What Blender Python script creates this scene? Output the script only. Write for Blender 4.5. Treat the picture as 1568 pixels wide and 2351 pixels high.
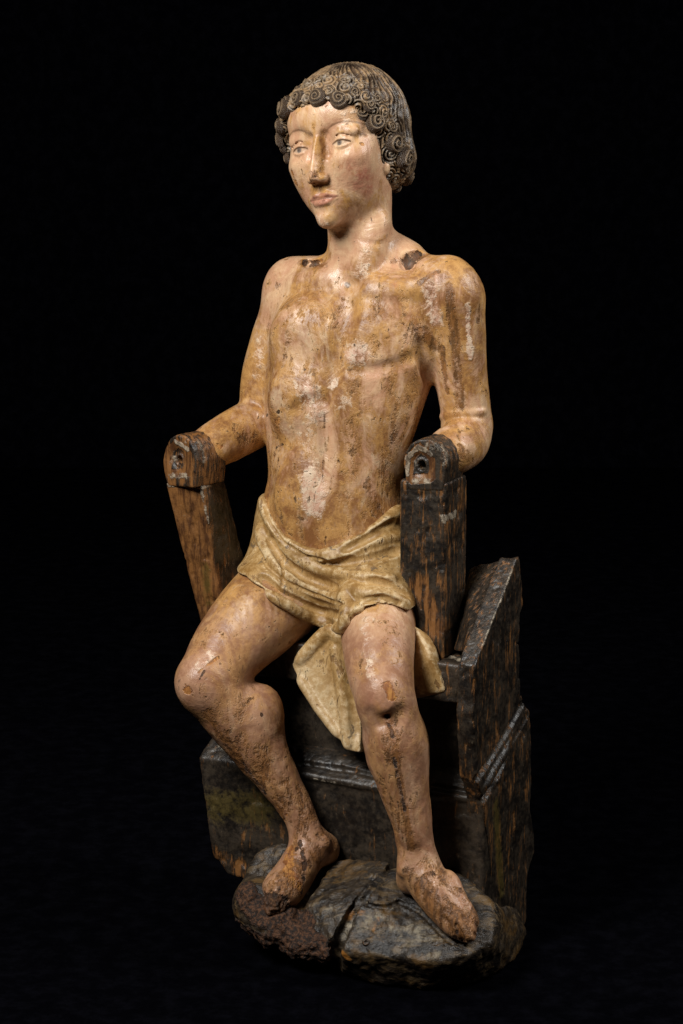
import bpy, bmesh, math, random
import numpy as np
from mathutils import Vector, Matrix

for o in list(bpy.data.objects):
    bpy.data.objects.remove(o)
SC = bpy.context.scene
C = SC.collection

# ---------------------------------------------------------------- camera
# Model unit ("mu") = 0.45 mm.  Model axes: u right, d towards the viewer, h up.
S = 0.00045
TILT = math.radians(12.0)
ST, CT = math.sin(TILT), math.cos(TILT)
DIST = 5780.0                      # camera distance in mu
CAM = np.array([0.0, DIST * CT, DIST * ST])
FLOOR = -975.0


def W(p):
    return (p[0] * S, -p[1] * S, (p[2] - FLOOR) * S)


cd = bpy.data.cameras.new('camera')
cam = bpy.data.objects.new('camera', cd)
C.objects.link(cam)
cam.location = W(CAM)
cam.rotation_euler = (math.pi / 2 - TILT, 0, 0)
cd.sensor_fit = 'VERTICAL'
cd.sensor_height = 36.0
cd.lens = 36.0 * DIST / 2351.0
cd.clip_start = 0.05
cd.clip_end = 50
SC.camera = cam

# ---------------------------------------------------------------- world, lamps, exposure
world = bpy.data.worlds.new('World')
SC.world = world
world.use_nodes = True
world.node_tree.nodes['Background'].inputs[0].default_value = (0.9, 0.95, 1.0, 1)
world.node_tree.nodes['Background'].inputs[1].default_value = 0.004


def area(name, loc, target, size, energy, col, sy=None):
    ld = bpy.data.lights.new(name, 'AREA')
    ld.energy = energy
    ld.color = col
    ld.shape = 'RECTANGLE'
    ld.size = size
    ld.size_y = sy or size
    o = bpy.data.objects.new(name, ld)
    C.objects.link(o)
    o.location = loc
    o.rotation_euler = (Vector(target) - Vector(loc)).to_track_quat('-Z', 'Y').to_euler()
    return o


area('key_softbox', (-0.82, -1.1, 1.72), (0, 0, 0.72), 0.5, 43, (1.0, 0.98, 0.945), 0.6)
area('side_softbox', (1.3, -0.35, 1.55), (0.05, 0, 0.65), 0.3, 18, (1.0, 0.985, 0.955), 0.7)

vs = SC.view_settings
vs.view_transform = 'Standard'
vs.look = 'None'
vs.exposure = 0.0
vs.gamma = 1.0
vs.use_curve_mapping = False
SC.cycles.max_bounces = 5
SC.cycles.diffuse_bounces = 3
SC.cycles.glossy_bounces = 2

rng = np.random.default_rng(7)
random.seed(7)

# ---------------------------------------------------------------- sculpting kit (implicit surfaces)


def P(x, y, d):
    """point seen at photo position (x, y) standing d in front of the middle plane"""
    w = d * CT
    for _ in range(4):
        k = 1 - w / DIST
        v = (1175.5 - y) * k
        h = (v + d * ST) / CT
        w = h * ST + d * CT
    k = 1 - w / DIST
    return np.array([(x - 784.0) * k, d, h])


def ray(x, y):
    return P(x, y, 700) - CAM


def onplane(x, y, p0, n):
    r = ray(x, y)
    t = np.dot(np.asarray(p0) - CAM, n) / np.dot(r, n)
    return CAM + r * t


def unit(v):
    v = np.asarray(v, float)
    return v / np.linalg.norm(v)


class Field:
    def __init__(s, lo, hi, vox):
        s.lo = np.array(lo, np.float32)
        s.vox = float(vox)
        s.n = np.ceil((np.array(hi) - np.array(lo)) / vox).astype(int) + 1
        s.a = np.full(s.n, 60.0, np.float32)

    def box(s, lo, hi):
        i0 = np.clip(np.floor((np.asarray(lo) - s.lo) / s.vox).astype(int), 0, s.n)
        i1 = np.clip(np.ceil((np.asarray(hi) - s.lo) / s.vox).astype(int) + 1, 0, s.n)
        if np.any(i1 <= i0):
            return None
        sl = tuple(slice(a, b) for a, b in zip(i0, i1))
        g = [(s.lo[i] + s.vox * np.arange(i0[i], i1[i])).astype(np.float32) for i in range(3)]
        return sl, (g[0][:, None, None], g[1][None, :, None], g[2][None, None, :])

    def op(s, prim, k=0.0, mode='add', pad=None):
        f, lo, hi = prim
        pad = (k + 14) if pad is None else pad
        b = s.box(np.asarray(lo) - pad, np.asarray(hi) + pad)
        if b is None:
            return s
        sl, q = b
        e = f(*q).astype(np.float32)
        a = s.a[sl]
        if mode == 'add':
            r = np.minimum(a, e)
            if k > 0:
                t = np.maximum(k - np.abs(a - e), 0) / k
                r = r - t * t * k * 0.25
        else:
            e = -e if mode == 'sub' else e
            r = np.maximum(a, e)
            if k > 0:
                t = np.maximum(k - np.abs(a - e), 0) / k
                r = r + t * t * k * 0.25
        s.a[sl] = r
        return s

    def cut(s, f, k=0.0):
        """keep only where f < 0, whole field"""
        b = s.box(s.lo, s.lo + s.vox * s.n)
        sl, q = b
        e = f(*q).astype(np.float32)
        r = np.maximum(s.a[sl], e)
        if k > 0:
            t = np.maximum(k - np.abs(s.a[sl] - e), 0) / k
            r = r + t * t * k * 0.25
        s.a[sl] = r

    def blur(s, n=2):
        for _ in range(n):
            for ax in range(3):
                a = np.moveaxis(s.a, ax, 0)
                t = a[:-2] + a[2:]
                t *= 0.25
                a[1:-1] *= 0.5
                a[1:-1] += t

    def cast(s, x, y):
        r = unit(ray(x, y))
        t0 = np.dot(np.array([0, 900, 0]) - CAM, r)
        t = t0 + np.arange(0, 1900, s.vox * 0.5)
        p = CAM + t[:, None] * r
        i = np.round((p - s.lo) / s.vox).astype(int)
        ok = np.all((i >= 0) & (i < s.n), axis=1)
        v = np.full(len(t), 60.0)
        j = i[ok]
        v[ok] = s.a[j[:, 0], j[:, 1], j[:, 2]]
        m = np.nonzero(v < 0)[0]
        if len(m) == 0:
            return None
        return p[m[0]]

    def stroke(s, pts, r0, r1=None, k=6, mode='add', sink=0.0):
        """drag a round tool over the surface along photo points"""
        r1 = r0 if r1 is None else r1
        q = []
        for i in range(len(pts) - 1):
            a, b = np.array(pts[i], float), np.array(pts[i + 1], float)
            m = max(1, int(np.linalg.norm(b - a) / max(3.5, min(r0, r1) * 0.8)))
            for j in range(m):
                q.append(a + (b - a) * j / m)
        q.append(np.array(pts[-1], float))
        w = []
        for (x, y) in q:
            p = s.cast(x, y)
            if p is not None:
                w.append(p - unit(ray(x, y)) * -sink)
        n = len(w)
        if n < 2:
            return
        w = np.array(w)
        if n > 6:
            jump = np.linalg.norm(np.diff(w, axis=0), axis=1).max() > 40
            if not jump:
                for _ in range(3):
                    w[1:-1] = w[1:-1] * 0.5 + (w[:-2] + w[2:]) * 0.25
        for i in range(n - 1):
            if np.linalg.norm(w[i + 1] - w[i]) > 70:
                continue
            ta, tb = i / (n - 1), (i + 1) / (n - 1)
            s.op(cap(w[i], w[i + 1], r0 + (r1 - r0) * ta, r0 + (r1 - r0) * tb), k, mode)

    def mesh(s, drop=None):
        a = s.a
        ins = a < 0
        c = np.zeros(tuple(s.n - 1), np.uint8)
        for i in (0, 1):
            for j in (0, 1):
                for k in (0, 1):
                    c += ins[i:s.n[0] - 1 + i, j:s.n[1] - 1 + j, k:s.n[2] - 1 + k]
        act = (c > 0) & (c < 8)
        idx = np.argwhere(act)
        vid = np.full(c.shape, -1, np.int32)
        vid[act] = np.arange(len(idx))
        pos = np.zeros((len(idx), 3), np.float32)
        cnt = np.zeros(len(idx), np.float32)
        corner = {}
        for i in (0, 1):
            for j in (0, 1):
                for k in (0, 1):
                    corner[(i, j, k)] = a[idx[:, 0] + i, idx[:, 1] + j, idx[:, 2] + k]
        for ax in range(3):
            for p in (0, 1):
                for q in (0, 1):
                    c0 = [0, 0, 0]
                    o = [x for x in range(3) if x != ax]
                    c0[o[0]] = p
                    c0[o[1]] = q
                    c1 = list(c0)
                    c1[ax] = 1
                    v0, v1 = corner[tuple(c0)], corner[tuple(c1)]
                    m = (v0 < 0) != (v1 < 0)
                    t = np.where(m, v0 / np.where(m, v0 - v1, 1), 0)
                    e = np.array(c0, np.float32)[None, :].repeat(len(idx), 0)
                    e[:, ax] = t
                    pos += e * m[:, None]
                    cnt += m
        pos = (idx + pos / cnt[:, None]) * s.vox + s.lo
        faces = []
        for ax in range(3):
            b, d_ = [x for x in range(3) if x != ax]
            sl0 = [slice(None)] * 3
            sl1 = [slice(None)] * 3
            sl0[ax] = slice(0, -1)
            sl1[ax] = slice(1, None)
            x0, x1 = ins[tuple(sl0)], ins[tuple(sl1)]
            e = np.argwhere(x0 != x1)
            e = e[(e[:, b] > 0) & (e[:, d_] > 0) & (e[:, b] < s.n[b] - 1) & (e[:, d_] < s.n[d_] - 1)]
            fl = x0[e[:, 0], e[:, 1], e[:, 2]]
            q = []
            for (ob, od) in ((-1, -1), (0, -1), (0, 0), (-1, 0)):
                t = e.copy()
                t[:, b] += ob
                t[:, d_] += od
                q.append(vid[t[:, 0], t[:, 1], t[:, 2]])
            q = np.stack(q, 1)
            if ax == 1:
                fl = ~fl
            q[~fl] = q[~fl][:, ::-1]
            faces.append(q)
        faces = np.concatenate(faces)
        faces = faces[np.all(faces >= 0, axis=1)]
        # normals from the field gradient
        i = np.clip(np.round((pos - s.lo) / s.vox).astype(int), 1, s.n - 2)
        g = np.stack([a[i[:, 0] + 1, i[:, 1], i[:, 2]] - a[i[:, 0] - 1, i[:, 1], i[:, 2]],
                      a[i[:, 0], i[:, 1] + 1, i[:, 2]] - a[i[:, 0], i[:, 1] - 1, i[:, 2]],
                      a[i[:, 0], i[:, 1], i[:, 2] + 1] - a[i[:, 0], i[:, 1], i[:, 2] - 1]], 1)
        g /= np.maximum(np.linalg.norm(g, axis=1, keepdims=True), 1e-6)
        return pos.astype(np.float64), faces, g


def cap(p0, p1, r0, r1=None):
    r1 = r0 if r1 is None else r1
    p0, p1 = np.asarray(p0, float), np.asarray(p1, float)
    v = p1 - p0
    vv = max(float(v @ v), 1e-6)
    R = max(r0, r1)
    lo_, hi_ = np.minimum(p0, p1) - R, np.maximum(p0, p1) + R
    p0, v, vv, r0, r1 = p0.tolist(), v.tolist(), float(vv), float(r0), float(r1)

    def f(x, y, z):
        t = np.clip(((x - p0[0]) * v[0] + (y - p0[1]) * v[1] + (z - p0[2]) * v[2]) / vv, 0, 1)
        dx = x - p0[0] - v[0] * t
        dy = y - p0[1] - v[1] * t
        dz = z - p0[2] - v[2] * t
        return np.sqrt(dx * dx + dy * dy + dz * dz) - (r0 + (r1 - r0) * t)
    return f, lo_, hi_


def chain(pts):
    """limb: (x, y, d, r) nodes"""
    ps = [(P(x, y, d), r) for x, y, d, r in pts]
    fs = [cap(ps[i][0], ps[i + 1][0], ps[i][1], ps[i + 1][1]) for i in range(len(ps) - 1)]

    def f(x, y, z):
        r = fs[0][0](x, y, z)
        for g in fs[1:]:
            r = np.minimum(r, g[0](x, y, z))
        return r
    return f, np.min([g[1] for g in fs], 0), np.max([g[2] for g in fs], 0)


def spline(pts, n=6):
    """Catmull-Rom refinement of limb nodes"""
    p = np.array(pts, float)
    q = np.vstack([2 * p[0] - p[1], p, 2 * p[-1] - p[-2]])
    out = []
    for i in range(1, len(q) - 2):
        for j in range(n):
            t = j / n
            out.append(0.5 * (2 * q[i] + (q[i + 1] - q[i - 1]) * t + (2 * q[i - 1] - 5 * q[i] + 4 * q[i + 1] - q[i + 2]) * t * t
                              + (3 * q[i] - q[i - 1] - 3 * q[i + 1] + q[i + 2]) * t ** 3))
    out.append(p[-1])
    return [tuple(x) for x in out]


def ell(c, r, ax=None):
    c = np.asarray(c, float)
    r = np.asarray(r, float)
    ax = np.eye(3) if ax is None else np.asarray(ax, float)   # rows = axes
    ext = np.sqrt(((ax * r[:, None]) ** 2).sum(0))
    lo_, hi_ = c - ext, c + ext
    c, r, ax = c.tolist(), r.tolist(), ax.tolist()

    def f(x, y, z):
        x, y, z = x - c[0], y - c[1], z - c[2]
        q = [(ax[i][0] * x + ax[i][1] * y + ax[i][2] * z) for i in range(3)]
        k0 = np.sqrt(sum((q[i] / r[i]) ** 2 for i in range(3)))
        k1 = np.sqrt(sum((q[i] / r[i] ** 2) ** 2 for i in range(3)))
        return k0 * (k0 - 1) / np.maximum(k1, 1e-5)
    return f, lo_, hi_


def hull(pts, rnd=0.0):
    pts = [np.asarray(p, float) for p in pts]
    bm = bmesh.new()
    for p in pts:
        bm.verts.new(p)
    bmesh.ops.convex_hull(bm, input=bm.verts)
    cen = np.mean(pts, 0)
    pl = []
    for fc in bm.faces:
        n = np.array(fc.normal)
        c = np.array(fc.verts[0].co)
        if np.linalg.norm(n) < 0.5:
            continue
        if n @ (cen - c) > 0:
            n = -n
        if not any(n @ m > 0.9995 and abs(n @ c - k) < 1.5 for m, k in pl):
            pl.append((n, n @ c))
    bm.free()
    pl = [(n.tolist(), float(k)) for n, k in pl]

    def f(x, y, z):
        r = None
        for n, k in pl:
            e = n[0] * x + n[1] * y + n[2] * z - k
            if r is None:
                r = e
            elif rnd > 0:
                t = np.maximum(rnd - np.abs(r - e), 0) / rnd
                r = np.maximum(r, e) + t * t * rnd * 0.25
            else:
                r = np.maximum(r, e)
        return r
    return f, np.min(pts, 0), np.max(pts, 0)


def extrude(poly, off):
    return list(poly) + [p + np.asarray(off) for p in poly]


def prism(poly, n, thick, p0=None):
    """any simple polygon (3-D points on a plane with normal n), pushed back by thick"""
    n = unit(n)
    poly = [np.asarray(p, float) for p in poly]
    o = poly[0]
    e1 = unit(np.cross(n, [0, 0, 1.0])) if abs(n[2]) < 0.9 else unit(np.cross(n, [1.0, 0, 0]))
    e2 = np.cross(n, e1)
    q = np.array([[(p - o) @ e1, (p - o) @ e2] for p in poly])
    allp = poly + [p - n * thick for p in poly]
    o, n, e1, e2, thick = o.tolist(), n.tolist(), e1.tolist(), e2.tolist(), float(thick)
    q = q.tolist()

    def f(x, y, z):
        x, y, z = x - o[0], y - o[1], z - o[2]
        a = e1[0] * x + e1[1] * y + e1[2] * z
        b = e2[0] * x + e2[1] * y + e2[2] * z
        c = n[0] * x + n[1] * y + n[2] * z
        d2 = np.full(np.broadcast(a, b).shape, 1e12, np.float32)
        sgn = np.ones(d2.shape, np.float32)
        m = len(q)
        for i in range(m):
            j = (i - 1) % m
            ex, ey = q[j][0] - q[i][0], q[j][1] - q[i][1]
            wx, wy = a - q[i][0], b - q[i][1]
            t = np.clip((wx * ex + wy * ey) / (ex * ex + ey * ey + 1e-9), 0, 1)
            bx, by = wx - ex * t, wy - ey * t
            d2 = np.minimum(d2, bx * bx + by * by)
            c1 = b >= q[i][1]
            c2 = b < q[j][1]
            c3 = ex * wy > ey * wx
            flip = (c1 & c2 & c3) | (~c1 & ~c2 & ~c3)
            sgn = np.where(flip, -sgn, sgn)
        dd = sgn * np.sqrt(d2)
        return np.maximum(dd, np.abs(c + thick / 2) - thick / 2)
    return f, np.min(allp, 0), np.max(allp, 0)


# ---- value noise
_lat = rng.random((64, 64, 64)).astype(np.float32)


def vnoise(p, scale):
    q = np.asarray(p) / np.asarray(scale, float) + 17.3
    i = np.floor(q).astype(int)
    f = q - i
    f = f * f * (3 - 2 * f)
    r = 0
    for a in (0, 1):
        for b in (0, 1):
            for c in (0, 1):
                w = (f[:, 0] if a else 1 - f[:, 0]) * (f[:, 1] if b else 1 - f[:, 1]) * (f[:, 2] if c else 1 - f[:, 2])
                r = r + w * _lat[(i[:, 0] + a) & 63, (i[:, 1] + b) & 63, (i[:, 2] + c) & 63]
    return r * 2 - 1


def fbm(p, scale, oct=3):
    r, amp = 0, 1.0
    sc = np.asarray(scale, float)
    for k in range(oct):
        r = r + amp * vnoise(np.asarray(p) + 31.7 * k * sc, sc)
        sc = sc * 0.5
        amp *= 0.5
    return r / 1.75


def smooth01(x):
    x = np.clip(x, 0, 1)
    return x * x * (3 - 2 * x)


class Paint:
    """per-vertex wear, pigment and painted-light masks, dabbed at points found on the surface"""

    def __init__(s, field, pos):
        s.f, s.p, s.m = field, pos, {}

    def get(s, ch):
        if ch not in s.m:
            s.m[ch] = np.zeros(len(s.p), np.float32)
        return s.m[ch]

    def dab(s, ch, pts, r, v=1.0, soft=1.0, r1=None):
        """pts: one photo point or a polyline; r radius"""
        m = s.get(ch)
        if not hasattr(pts[0], '__len__'):
            pts = [pts]
        w = [s.f.cast(*q) for q in pts]
        w = [q for q in w if q is not None]
        if not w:
            return
        r1 = r if r1 is None else r1
        R = max(r, r1)
        lo, hi = np.min(w, 0) - R, np.max(w, 0) + R
        near = np.nonzero(np.all((s.p > lo) & (s.p < hi), axis=1))[0]
        if len(near) == 0:
            return
        p = s.p[near]
        best = np.full(len(near), 9.0)
        n = max(len(w) - 1, 1)
        for i in range(n):
            a = w[i]
            b = w[i + 1] if len(w) > 1 else w[i]
            e = b - a
            t = np.clip((p - a) @ e / max(e @ e, 1e-6), 0, 1)
            dd = np.linalg.norm(p - a - t[:, None] * e, axis=1)
            best = np.minimum(best, dd / (r + (r1 - r) * (i + t) / n))
        val = v * smooth01((1 - best) / max(soft, 1e-3) * 1.0)
        m[near] = np.maximum(m[near], val) if v > 0 else np.minimum(m[near], val)


def build(name, pos, faces, mat, parent=None, attrs=None, smooth=True, tris=None):
    me = bpy.data.meshes.new(name)
    co = np.empty((len(pos), 3), np.float32)
    co[:, 0] = pos[:, 0] * S
    co[:, 1] = -pos[:, 1] * S
    co[:, 2] = (pos[:, 2] - FLOOR) * S
    fc = np.asarray(faces)[:, ::-1]
    me.vertices.add(len(co))
    me.vertices.foreach_set('co', co.ravel())
    flat, tot = fc.ravel(), np.full(len(fc), fc.shape[1])
    if tris is not None:
        flat = np.concatenate([flat, np.asarray(tris)[:, ::-1].ravel()])
        tot = np.concatenate([tot, np.full(len(tris), 3)])
    me.loops.add(len(flat))
    me.loops.foreach_set('vertex_index', flat.astype(np.int32))
    me.polygons.add(len(tot))
    me.polygons.foreach_set('loop_start', (np.cumsum(tot) - tot).astype(np.int32))
    me.polygons.foreach_set('loop_total', tot.astype(np.int32))
    me.update(calc_edges=True)
    me.polygons.foreach_set('use_smooth', np.full(len(tot), smooth, bool))
    for n, v in (attrs or {}).items():
        at = me.attributes.new(n, 'FLOAT', 'POINT')
        at.data.foreach_set('value', np.asarray(v, np.float32))
    me.materials.append(mat)
    o = bpy.data.objects.new(name, me)
    C.objects.link(o)
    o.parent = parent
    return o


# ---------------------------------------------------------------- materials
class Mat:
    def __init__(s, name, rough=0.5, spec=0.5):
        s.m = bpy.data.materials.new(name)
        s.m.use_nodes = True
        s.t = s.m.node_tree
        s.b = s.t.nodes['Principled BSDF']
        s.b.inputs['Roughness'].default_value = rough
        s.b.inputs['Specular IOR Level'].default_value = spec
        s.co = s.t.nodes.new('ShaderNodeTexCoord').outputs['Object']

    def link(s, a, b):
        s.t.links.new(a, b)

    def attr(s, n):
        x = s.t.nodes.new('ShaderNodeAttribute')
        x.attribute_name = n
        return x.outputs['Fac']

    def noise(s, scale, detail=4, rough=0.6, stretch=None, dist=0.0):
        x = s.t.nodes.new('ShaderNodeTexNoise')
        x.inputs['Scale'].default_value = scale
        x.inputs['Detail'].default_value = detail
        x.inputs['Roughness'].default_value = rough
        x.inputs['Distortion'].default_value = dist
        if stretch:
            mp = s.t.nodes.new('ShaderNodeMapping')
            mp.inputs['Scale'].default_value = stretch
            s.link(s.co, mp.inputs['Vector'])
            s.link(mp.outputs[0], x.inputs['Vector'])
        else:
            s.link(s.co, x.inputs['Vector'])
        return x.outputs['Fac']

    def voro(s, scale, feature='F1', stretch=None):
        x = s.t.nodes.new('ShaderNodeTexVoronoi')
        x.feature = feature
        x.inputs['Scale'].default_value = scale
        if stretch:
            mp = s.t.nodes.new('ShaderNodeMapping')
            mp.inputs['Scale'].default_value = stretch
            s.link(s.co, mp.inputs['Vector'])
            s.link(mp.outputs[0], x.inputs['Vector'])
        else:
            s.link(s.co, x.inputs['Vector'])
        return x.outputs['Distance']

    def math(s, op, a, b=None, c=None, clamp=False):
        x = s.t.nodes.new('ShaderNodeMath')
        x.operation = op
        x.use_clamp = clamp
        for i, v in enumerate((a, b, c)):
            if v is None:
                continue
            if isinstance(v, (int, float)):
                x.inputs[i].default_value = v
            else:
                s.link(v, x.inputs[i])
        return x.outputs[0]

    def step(s, v, lo, hi):
        x = s.t.nodes.new('ShaderNodeMapRange')
        x.interpolation_type = 'SMOOTHSTEP'
        s.link(v, x.inputs[0])
        x.inputs[1].default_value = lo
        x.inputs[2].default_value = hi
        return x.outputs[0]

    def mix(s, f, a, b):
        x = s.t.nodes.new('ShaderNodeMix')
        x.data_type = 'RGBA'
        if isinstance(f, (int, float)):
            x.inputs[0].default_value = f
        else:
            s.link(f, x.inputs[0])
        for i, v in ((6, a), (7, b)):
            if isinstance(v, tuple):
                x.inputs[i].default_value = (*v, 1)
            else:
                s.link(v, x.inputs[i])
        return x.outputs[2]

    def masked(s, mask, noise, edge=0.12, gain=1.0, bias=0.5):
        """crisp ragged edge: mask + (noise-0.5)*gain thresholded at bias"""
        gain = gain * 2.4
        t = s.math('MULTIPLY_ADD', noise, gain, -0.5 * gain)
        t = s.math('ADD', t, mask)
        return s.step(t, bias - edge, bias + edge)

    def point(s, lo, hi):
        g = s.t.nodes.new('ShaderNodeNewGeometry')
        return s.step(g.outputs['Pointiness'], lo, hi)

    def finish(s, col, rough=None, height=None, dist=0.0006, strength=0.6):
        s.link(col, s.b.inputs['Base Color'])
        if rough is not None:
            s.link(rough, s.b.inputs['Roughness'])
        if height is not None:
            b = s.t.nodes.new('ShaderNodeBump')
            b.inputs['Strength'].default_value = strength
            b.inputs['Distance'].default_value = dist
            s.link(height, b.inputs['Height'])
            s.link(b.outputs[0], s.b.inputs['Normal'])
        return s.m


def rgb(r, g, b):
    return tuple((v / 255 / 12.92) if v / 255 <= 0.04045 else ((v / 255 + 0.055) / 1.055) ** 2.4 for v in (r, g, b))


def skin_mat():
    m = Mat('painted_flesh', 0.42, 0.5)
    mid = m.noise(30, 5, 0.68, dist=0.9)
    fine = m.noise(140, 4, 0.72)
    strk = m.noise(46, 5, 0.68, (1.0, 1.0, 0.3), 1.0)
    strk2 = m.noise(210, 3, 0.7, (1.0, 1.0, 0.22), 0.5)
    mf = m.math('MULTIPLY_ADD', mid, 0.55, m.math('MULTIPLY', fine, 0.45))
    sf = m.math('MULTIPLY_ADD', strk, 0.6, m.math('MULTIPLY', fine, 0.4))
    col = m.mix(m.step(mid, 0.36, 0.64), rgb(192, 146, 114), rgb(214, 178, 140))
    col = m.mix(m.math('MULTIPLY', m.step(strk2, 0.42, 0.60), 0.3), col, rgb(182, 134, 98))
    lg = m.attr('leg')
    col = m.mix(lg, col, m.mix(m.step(mf, 0.4, 0.6), rgb(150, 106, 80), rgb(180, 136, 106)))
    # yellowed varnish, thick in places
    patch = m.noise(13, 6, 0.72, (1.0, 1.0, 0.6), 1.4)
    pf = m.math('MULTIPLY_ADD', patch, 0.6, m.math('MULTIPLY', sf, 0.4))
    om = m.masked(m.attr('ochre'), pf, 0.26, 2.0, 0.55)
    col = m.mix(m.math('MULTIPLY', om, m.math('MULTIPLY_ADD', lg, -0.4, 0.88)), col, m.mix(m.step(m.math('MULTIPLY_ADD', sf, 0.6, m.math('MULTIPLY', mid, 0.4)), 0.42, 0.58), rgb(122, 76, 32), rgb(192, 142, 76)))
    # pale ground showing through, plus highlights painted into the colour
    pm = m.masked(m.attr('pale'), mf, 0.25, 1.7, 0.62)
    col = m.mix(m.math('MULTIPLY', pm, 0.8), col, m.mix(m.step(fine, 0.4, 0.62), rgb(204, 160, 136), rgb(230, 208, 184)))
    ck = m.math('MULTIPLY', m.step(m.noise(22, 5, 0.7, (1, 1, 0.5), 1.0), 0.53, 0.64), m.step(m.attr('streak'), 0.05, 0.45))
    col = m.mix(m.math('MULTIPLY', ck, m.math('MULTIPLY_ADD', lg, -0.3, 0.5)), col, m.mix(m.step(fine, 0.4, 0.62), rgb(196, 158, 128), rgb(224, 198, 164)))
    # brown worn streaks; the brown mask also paints shade into an eye socket
    sk = m.masked(m.attr('streak'), sf, 0.2, 1.6, 0.68)
    col = m.mix(m.math('MULTIPLY', sk, 0.72), col, m.mix(m.step(strk2, 0.4, 0.6), rgb(92, 58, 28), rgb(158, 106, 54)))
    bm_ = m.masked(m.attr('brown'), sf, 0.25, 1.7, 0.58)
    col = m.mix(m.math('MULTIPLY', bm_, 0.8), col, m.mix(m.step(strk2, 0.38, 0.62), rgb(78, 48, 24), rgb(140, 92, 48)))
    rm = m.math('MULTIPLY', m.attr('red'), m.math('MULTIPLY_ADD', m.step(fine, 0.38, 0.62), 0.7, 0.3))
    col = m.mix(rm, col, rgb(164, 78, 68))
    orr = m.masked(m.attr('orange'), mf, 0.2, 1.8, 0.62)
    col = m.mix(m.math('MULTIPLY', orr, 0.9), col, m.mix(m.step(strk2, 0.38, 0.62), rgb(134, 76, 28), rgb(194, 134, 66)))
    # small losses and pin holes
    sp = m.step(m.math('MULTIPLY_ADD', strk2, 0.5, m.math('MULTIPLY', mf, 0.5)), 0.60, 0.64)
    col = m.mix(m.math('MULTIPLY', sp, 0.75), col, rgb(66, 42, 24))
    gm = m.masked(m.attr('grey'), mf, 0.16, 1.0, 0.55)
    col = m.mix(m.math('MULTIPLY', gm, 0.7), col, rgb(104, 96, 92))
    dm = m.masked(m.attr('dark'), fine, 0.16, 1.0, 0.52)
    col = m.mix(m.math('MULTIPLY', dm, 0.92), col, m.mix(m.step(strk2, 0.4, 0.62), rgb(34, 22, 14), rgb(84, 52, 28)))
    # painted features
    lipm = m.math('MULTIPLY', m.attr('lip'), m.math('MULTIPLY_ADD', m.step(mf, 0.4, 0.56), 0.45, 0.55))
    col = m.mix(lipm, col, m.mix(m.step(fine, 0.38, 0.62), rgb(146, 84, 68), rgb(186, 126, 106)))
    col = m.mix(m.math('MULTIPLY', m.attr('eyewhite'), 0.35), col, rgb(202, 186, 164))
    col = m.mix(m.attr('iris'), col, rgb(98, 92, 88))
    col = m.mix(m.math('MULTIPLY', m.attr('line'), 0.85), col, rgb(86, 56, 34))
    rg = m.math('MULTIPLY_ADD', pf, 0.7, 0.05)
    rg = m.math('ADD', rg, m.math('MULTIPLY', m.math('ADD', dm, m.math('ADD', orr, sk)), 0.2))
    h = m.math('MULTIPLY_ADD', fine, 0.28, m.math('MULTIPLY', mid, 0.8))
    for v_, k_ in ((sk, 0.4), (orr, 0.6), (bm_, 0.4), (sp, 0.5), (dm, 1.0), (strk2, -0.12), (pm, -0.25)):
        h = m.math('MULTIPLY_ADD', v_, -k_, h)
    return m.finish(col, rg, h, 0.0022, 0.75)


def hair_mat():
    m = Mat('painted_hair', 0.36, 0.5)
    fine = m.noise(230, 4, 0.7)
    mid = m.noise(60, 4, 0.6)
    col = m.mix(m.step(mid, 0.4, 0.65), rgb(56, 43, 33), rgb(98, 78, 59))
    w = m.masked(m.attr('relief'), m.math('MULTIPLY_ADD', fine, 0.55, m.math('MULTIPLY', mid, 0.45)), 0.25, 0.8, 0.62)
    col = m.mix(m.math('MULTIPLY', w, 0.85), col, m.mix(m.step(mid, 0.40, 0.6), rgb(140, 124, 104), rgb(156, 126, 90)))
    col = m.mix(m.math('MULTIPLY', m.step(fine, 0.60, 0.70), 0.5), col, rgb(176, 156, 120))
    h = m.math('ADD', fine, m.math('MULTIPLY', mid, 0.6))
    return m.finish(col, m.math('MULTIPLY_ADD', mid, 0.3, 0.2), h, 0.0012, 0.8)


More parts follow.
